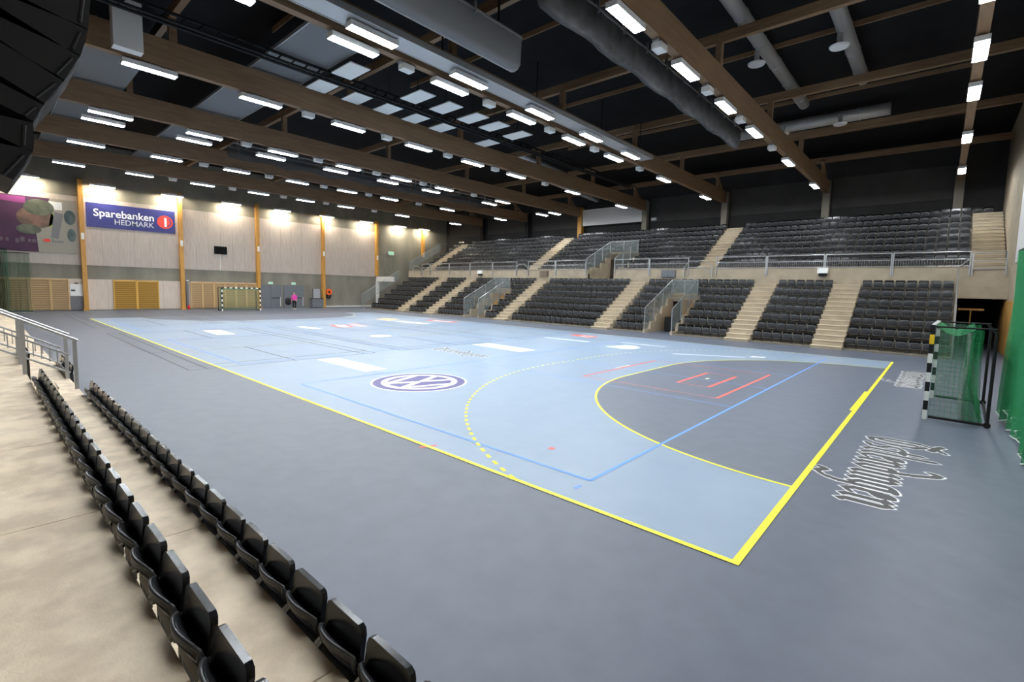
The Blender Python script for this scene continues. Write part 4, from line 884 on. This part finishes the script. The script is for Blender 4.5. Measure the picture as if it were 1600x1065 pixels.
# ------------------------------------------------------------------ handball goals
def band_mesh(m): return MB().box(-.04, .04, -.04, .04, 0, .2).mesh('band', m)
bm_w, bm_k, bm_y = band_mesh(M_WHITE), band_mesh(M_BLKM), band_mesh(mat('band_yellow', (.85, .55, .02), .5))
def goal(loc, rz, label, near):
    """local: x towards the back, y along the goal mouth"""
    t = tag(empty('handball_goal', loc, rz), label, 'goal')
    for y in (-1.54, 1.54):
        p = empty('goal_post', (0, y, 0), 0, t)
        for i in range(10):
            m = bm_w if i % 2 == 0 else bm_k
            if i == 8: m = bm_y if near and y < 0 else bm_w
            if i == 9: m = bm_k
            obj('band', m, p, (0, 0, .208*i), (0, 0, 0), (1, 1, 1.04))
    cb = empty('crossbar', (0, 0, 2.04), 0, t)
    for i in range(15): obj('band', bm_k if i % 2 == 0 else bm_w, cb, (0, -1.58+3.16*(i)/15, 0), (-math.pi/2, 0, 0), (1, 1, 3.16/15/.2))
    for y in (-1.54, 1.54):
        MB().tube([(.06, y, .06), (1.0, y, .06)], .03, 6).build('ground_bar', M_BLKM, t)
        MB().tube([(.04, y, 2.05), (1.0, y, 2.05)], .02, 6).build('top_bar', M_BLKM, t)
        MB().tube([(1.0, y, .06), (1.0, y, 1.95), (.93, y, 2.05)], .03, 6).build('rear_post', M_BLKM, t)
        MB().tube([(1.0, y-.03, .06), (1.0, y+.03, .06)], .06, 10).build('wheel', M_BLKM, t)
    MB().tube([(1.0, -1.54, .06), (1.0, 1.54, .06)], .025, 6).build('ground_bar', M_BLKM, t)
    # net: draped sheet plus strands
    def net_point(u, v):       # u along y -1.54..1.54, v from crossbar over the back to the ground
        y = -1.5+3.0*u
        if v < .3: x = .05+.62*v/.3; z = 2.05-.30*math.sin(math.pi*v/.3)*.6
        else: f = (v-.3)/.7; x = .67+.24*f**1.5 - .12*math.sin(math.pi*f); z = 2.02*(1-f)+.04
        return (x+.02*math.sin(17*u+5*v), y, z)
    nu, nv = 30, 30; mb = MB()
    for i in range(nu+1): mb.tube([net_point(i/nu, j/nv) for j in range(nv+1)], .003, 3, False)
    for j in range(nv+1): mb.tube([net_point(i/nu, j/nv) for i in range(nu+1)], .003, 3, False)
    for y in (-1.5, 1.5):
        for i in range(9): x = .06+.09*i; mb.tube([(x, y, .06), (x, y, 2.03)], .0022, 3, False)
        for j in range(18): mb.tube([(.05, y, .1+.11*j), (.72+.2*(1-j/18), y, .1+.11*j)], .0022, 3, False)
    o = mb.build('net', M_STRAND, t); o['kind'] = 'stuff'
    sh = MB(); nn = 14
    vs = [net_point(i/nn, j/nn) for j in range(nn+1) for i in range(nn+1)]
    sh.add([(x+.02, y, z) for x, y, z in vs], [(j*(nn+1)+i, j*(nn+1)+i+1, (j+1)*(nn+1)+i+1, (j+1)*(nn+1)+i) for j in range(nn) for i in range(nn)])
    sh.build('net_cloth', M_NETG if near else mat('net_far_pale', (.32, .42, .22), .8, alpha=.25), t, smooth=True)
    for y in (-1.49, 1.49):
        MB().add([(.06, y, .08), (.80, y, .08), (.66, y, 2.0), (.06, y, 2.03)], [(0, 1, 2, 3)]).build('side_net', mat('net_side_pale', (.12, .25, .16), .8, alpha=.30), t)
        fold = MB(); NF = 10
        vs = []
        for j in range(9):
            v = j/8
            for i in range(NF+1):
                f = i/NF; vs.append((.60-.03*math.sin(3*v)+.30*f*(1-.25*v), y*.985-.05*math.copysign(1, y)*math.sin(f*14), .06+1.95*v))
        fold.add(vs, [(j*(NF+1)+i, j*(NF+1)+i+1, (j+1)*(NF+1)+i+1, (j+1)*(NF+1)+i) for j in range(8) for i in range(NF)])
        if near: fold.build('net_fold', M_NETG, t, smooth=True)
        MB().tube([(.60, y*.99, .1), (.55, y*.99, .6), (.62, y*.99, 1.3), (.60, y*.99, 1.95)], [.06, .035, .03, .03], 7).build('net_edge', M_NETW, t, smooth=True)
    return t
goal((1.25, 10.42, 0), math.radians(-1.6), 'near handball goal with black and white posts and green net', True)
goal((-46.0, 10.85, 0), math.pi, 'far handball goal with black and white posts before the wall bars', False)

# ------------------------------------------------------------------ green ball-stop nets
def hanging_net(name, pts, z0, z1, m, label, hem=None, amp=.10, parts=True):
    t = tag(empty(name, (pts[0][0], pts[0][1], 0)), label, 'net'); mb = MB(); n = 60; nz = 8; vs = []; hemp = []
    L = [Vector(p) for p in pts]
    for i in range(n+1):
        f = i/n*(len(L)-1); k = min(int(f), len(L)-2); p = L[k].lerp(L[k+1], f-k)
        zb = z0+hem*(.5+.5*math.sin(i*.45+1))**2 if hem else z0
        for j in range(nz+1):
            v = j/nz; sw = amp*math.sin(i*1.05)*(1.1-.5*v)+.04*math.sin(i*2.7+v*3)
            vs.append((p.x+sw, p.y+.03*math.sin(i*1.9), zb+(z1-zb)*v))
        hemp.append(vs[-nz-1])
    mb.add(vs, [(i*(nz+1)+j, (i+1)*(nz+1)+j, (i+1)*(nz+1)+j+1, i*(nz+1)+j+1) for i in range(n) for j in range(nz)])
    W2(mb.build('netting', m, smooth=True), t)
    W2(MB().tube(hemp, .016, 5).build('hem_rope', M_STRANDW, smooth=True), t)
    W2(MB().tube([(p.x, p.y, z1+.03) for p in L], .03, 6).build('top_rail', M_BLKM), t)
    return t
hanging_net('ball_stop_net', [(2.50, 10.1), (2.60, 8.4), (2.62, 6.4)], .04, 3.7, M_NETG, 'bright green ball-stop net hanging behind the near goal', .35, .08)
hanging_net('ball_stop_net', [(2.55, 6.3), (2.62, 5.3), (2.66, 4.3)], .04, 3.7, M_NETG, 'green net gathered at the picture edge beside the near goal', .30, .10)
hanging_net('ball_stop_net', [(-47.6, -2.1), (-47.6, -3.2), (-47.6, -7.0)], .05, 4.2, M_NETD, 'dark green ball-stop net before the end wall', None, .12)
hanging_net('ball_stop_net', [(-46.4, -3.2), (-46.4, -4.4)], .05, 4.4, M_NETD, 'gathered dark green net bunch before the end wall', None, .25)

# ------------------------------------------------------------------ person walking by the far doors
def skin_mesh(name, joints, edges, m, parent, sub=2):
    me = bpy.data.meshes.new(name); me.from_pydata([j[0] for j in joints], edges, []); me.materials.append(m)
    o = obj(name, me, parent)
    md = o.modifiers.new('skin', 'SKIN'); md.use_smooth_shade = True
    if not me.skin_vertices: me.skin_vertices.new() if hasattr(me.skin_vertices, 'new') else None
    for i, j in enumerate(joints):
        sv = me.skin_vertices[0].data[i]; r = j[1]; sv.radius = (r, r) if not isinstance(r, tuple) else r; sv.use_root = (i == 0)
    s_ = o.modifiers.new('smooth', 'SUBSURF'); s_.levels = sub; s_.render_levels = sub
    return o
pr = tag(empty('person', (-47.4, 16.05, 0), math.radians(-25)), 'person in pink top and black trousers carrying a black bag by the doors', 'person')
# facing local +x ; y sideways
J = [((0, 0, .86), (.13, .15)), ((.02, 0, 1.05), (.11, .14)), ((.05, 0, 1.26), (.12, .17)), ((.07, 0, 1.40), .055), ((.09, 0, 1.47), .05), ((.11, 0, 1.55), (.085, .075)), ((.11, 0, 1.65), (.085, .075)),
     ((.05, .17, 1.34), .055), ((.06, .23, 1.10), .042), ((.20, .20, .92), .032), ((.26, .19, .87), .028),
     ((.05, -.17, 1.34), .055), ((.03, -.25, 1.10), .042), ((.10, -.24, .88), .032), ((.13, -.23, .82), .028),
     ((0, .09, .80), .085), ((.10, .10, .46), .058), ((.06, .10, .09), .040), ((.16, .11, .045), .038),
     ((0, -.09, .80), .085), ((-.02, -.10, .46), .058), ((-.16, -.10, .12), .040), ((-.08, -.11, .045), .038)]
E_ = [(0, 1), (1, 2), (2, 3), (3, 4), (4, 5), (5, 6), (2, 7), (7, 8), (8, 9), (9, 10), (2, 11), (11, 12), (12, 13), (13, 14), (0, 15), (15, 16), (16, 17), (17, 18), (0, 19), (19, 20), (20, 21), (21, 22)]
for base, sgn in ((10, 1), (14, -1)):
    bx, by, bz = J[base][0]
    for i in range(4):
        k = len(J); off = (-.027+.018*i)*sgn; ln = [.05, .06, .065, .052][i]
        J += [((bx+.02, by+off, bz-.03), .009), ((bx+.03, by+off, bz-.03-ln), .008)]; E_ += [(base, k), (k, k+1)]
    k = len(J); J += [((bx+.03, by-.035*sgn, bz+.0), .010), ((bx+.06, by-.04*sgn, bz-.035), .009)]; E_ += [(base, k), (k, k+1)]
skin_mesh('body', J, E_, M_SKIN, pr)
G = .018
skin_mesh('pink_top', [((0, 0, .84), (.155, .175)), ((.02, 0, 1.05), (.13, .16)), ((.05, 0, 1.26), (.14, .19)), ((.065, 0, 1.40), (.085, .09)), ((.05, .17, 1.34), .075), ((.06, .23, 1.10), .058), ((.18, .205, .95), .047),
     ((.05, -.17, 1.34), .075), ((.03, -.25, 1.10), .058), ((.09, -.242, .92), .047)], [(0, 1), (1, 2), (2, 3), (2, 4), (4, 5), (5, 6), (2, 7), (7, 8), (8, 9)], M_PINK, pr)
skin_mesh('trousers', [((0, 0, .88), (.145, .165)), ((0, .09, .80), .105), ((.10, .10, .46), .077), ((.06, .10, .10), .062), ((0, -.09, .80), .105), ((-.02, -.10, .46), .077), ((-.15, -.10, .14), .062)], [(0, 1), (1, 2), (2, 3), (0, 4), (4, 5), (5, 6)], M_TROU, pr)
skin_mesh('hair', [((.085, 0, 1.66), (.092, .085)), ((.06, 0, 1.58), (.075, .085)), ((.02, 0, 1.48), .035), ((-.01, 0, 1.38), .02)], [(0, 1), (1, 2), (2, 3)], M_HAIR, pr)
for y in (.03, -.03): MB().tube([(.185, y, 1.60), (.195, y, 1.60)], .011, 8).build('eye', M_BLKM, pr)
MB().tube([(.19, 0, 1.60), (.215, 0, 1.565), (.19, 0, 1.555)], [.008, .014, .01], 6).build('nose', M_SKIN, pr)
MB().box(.182, .190, -.025, .025, 1.515, 1.525).build('mouth', M_REDP, pr)
for y in (.078, -.078): MB().tube([(.10, y, 1.56), (.10, y, 1.62)], .016, 6).build('ear', M_SKIN, pr)
for y, x in ((.105, .12), (-.105, -.11)): MB().box(x-.11, x+.14, y-.045, y+.045, 0, .06).build('shoe', M_WHITE, pr)
bg = tag(empty('sports_bag', (-47.5, 15.55, .45)), 'black sports bag carried by the person in pink', 'bag')
W2(MB().tube([(-47.5, 15.50, .42), (-47.5, 15.50, .5), (-47.5, 15.50, .75), (-47.5, 15.52, 1.05), (-47.5, 15.55, 1.12)], [.10, .24, .30, .25, .12], 12).build('sack', M_TROU, smooth=True), bg)
W2(MB().tube([(-47.5, 15.56, 1.1), (-47.45, 15.72, 1.22), (-47.42, 15.8, 1.05)], .018, 6).build('strap', M_BLKM), bg)
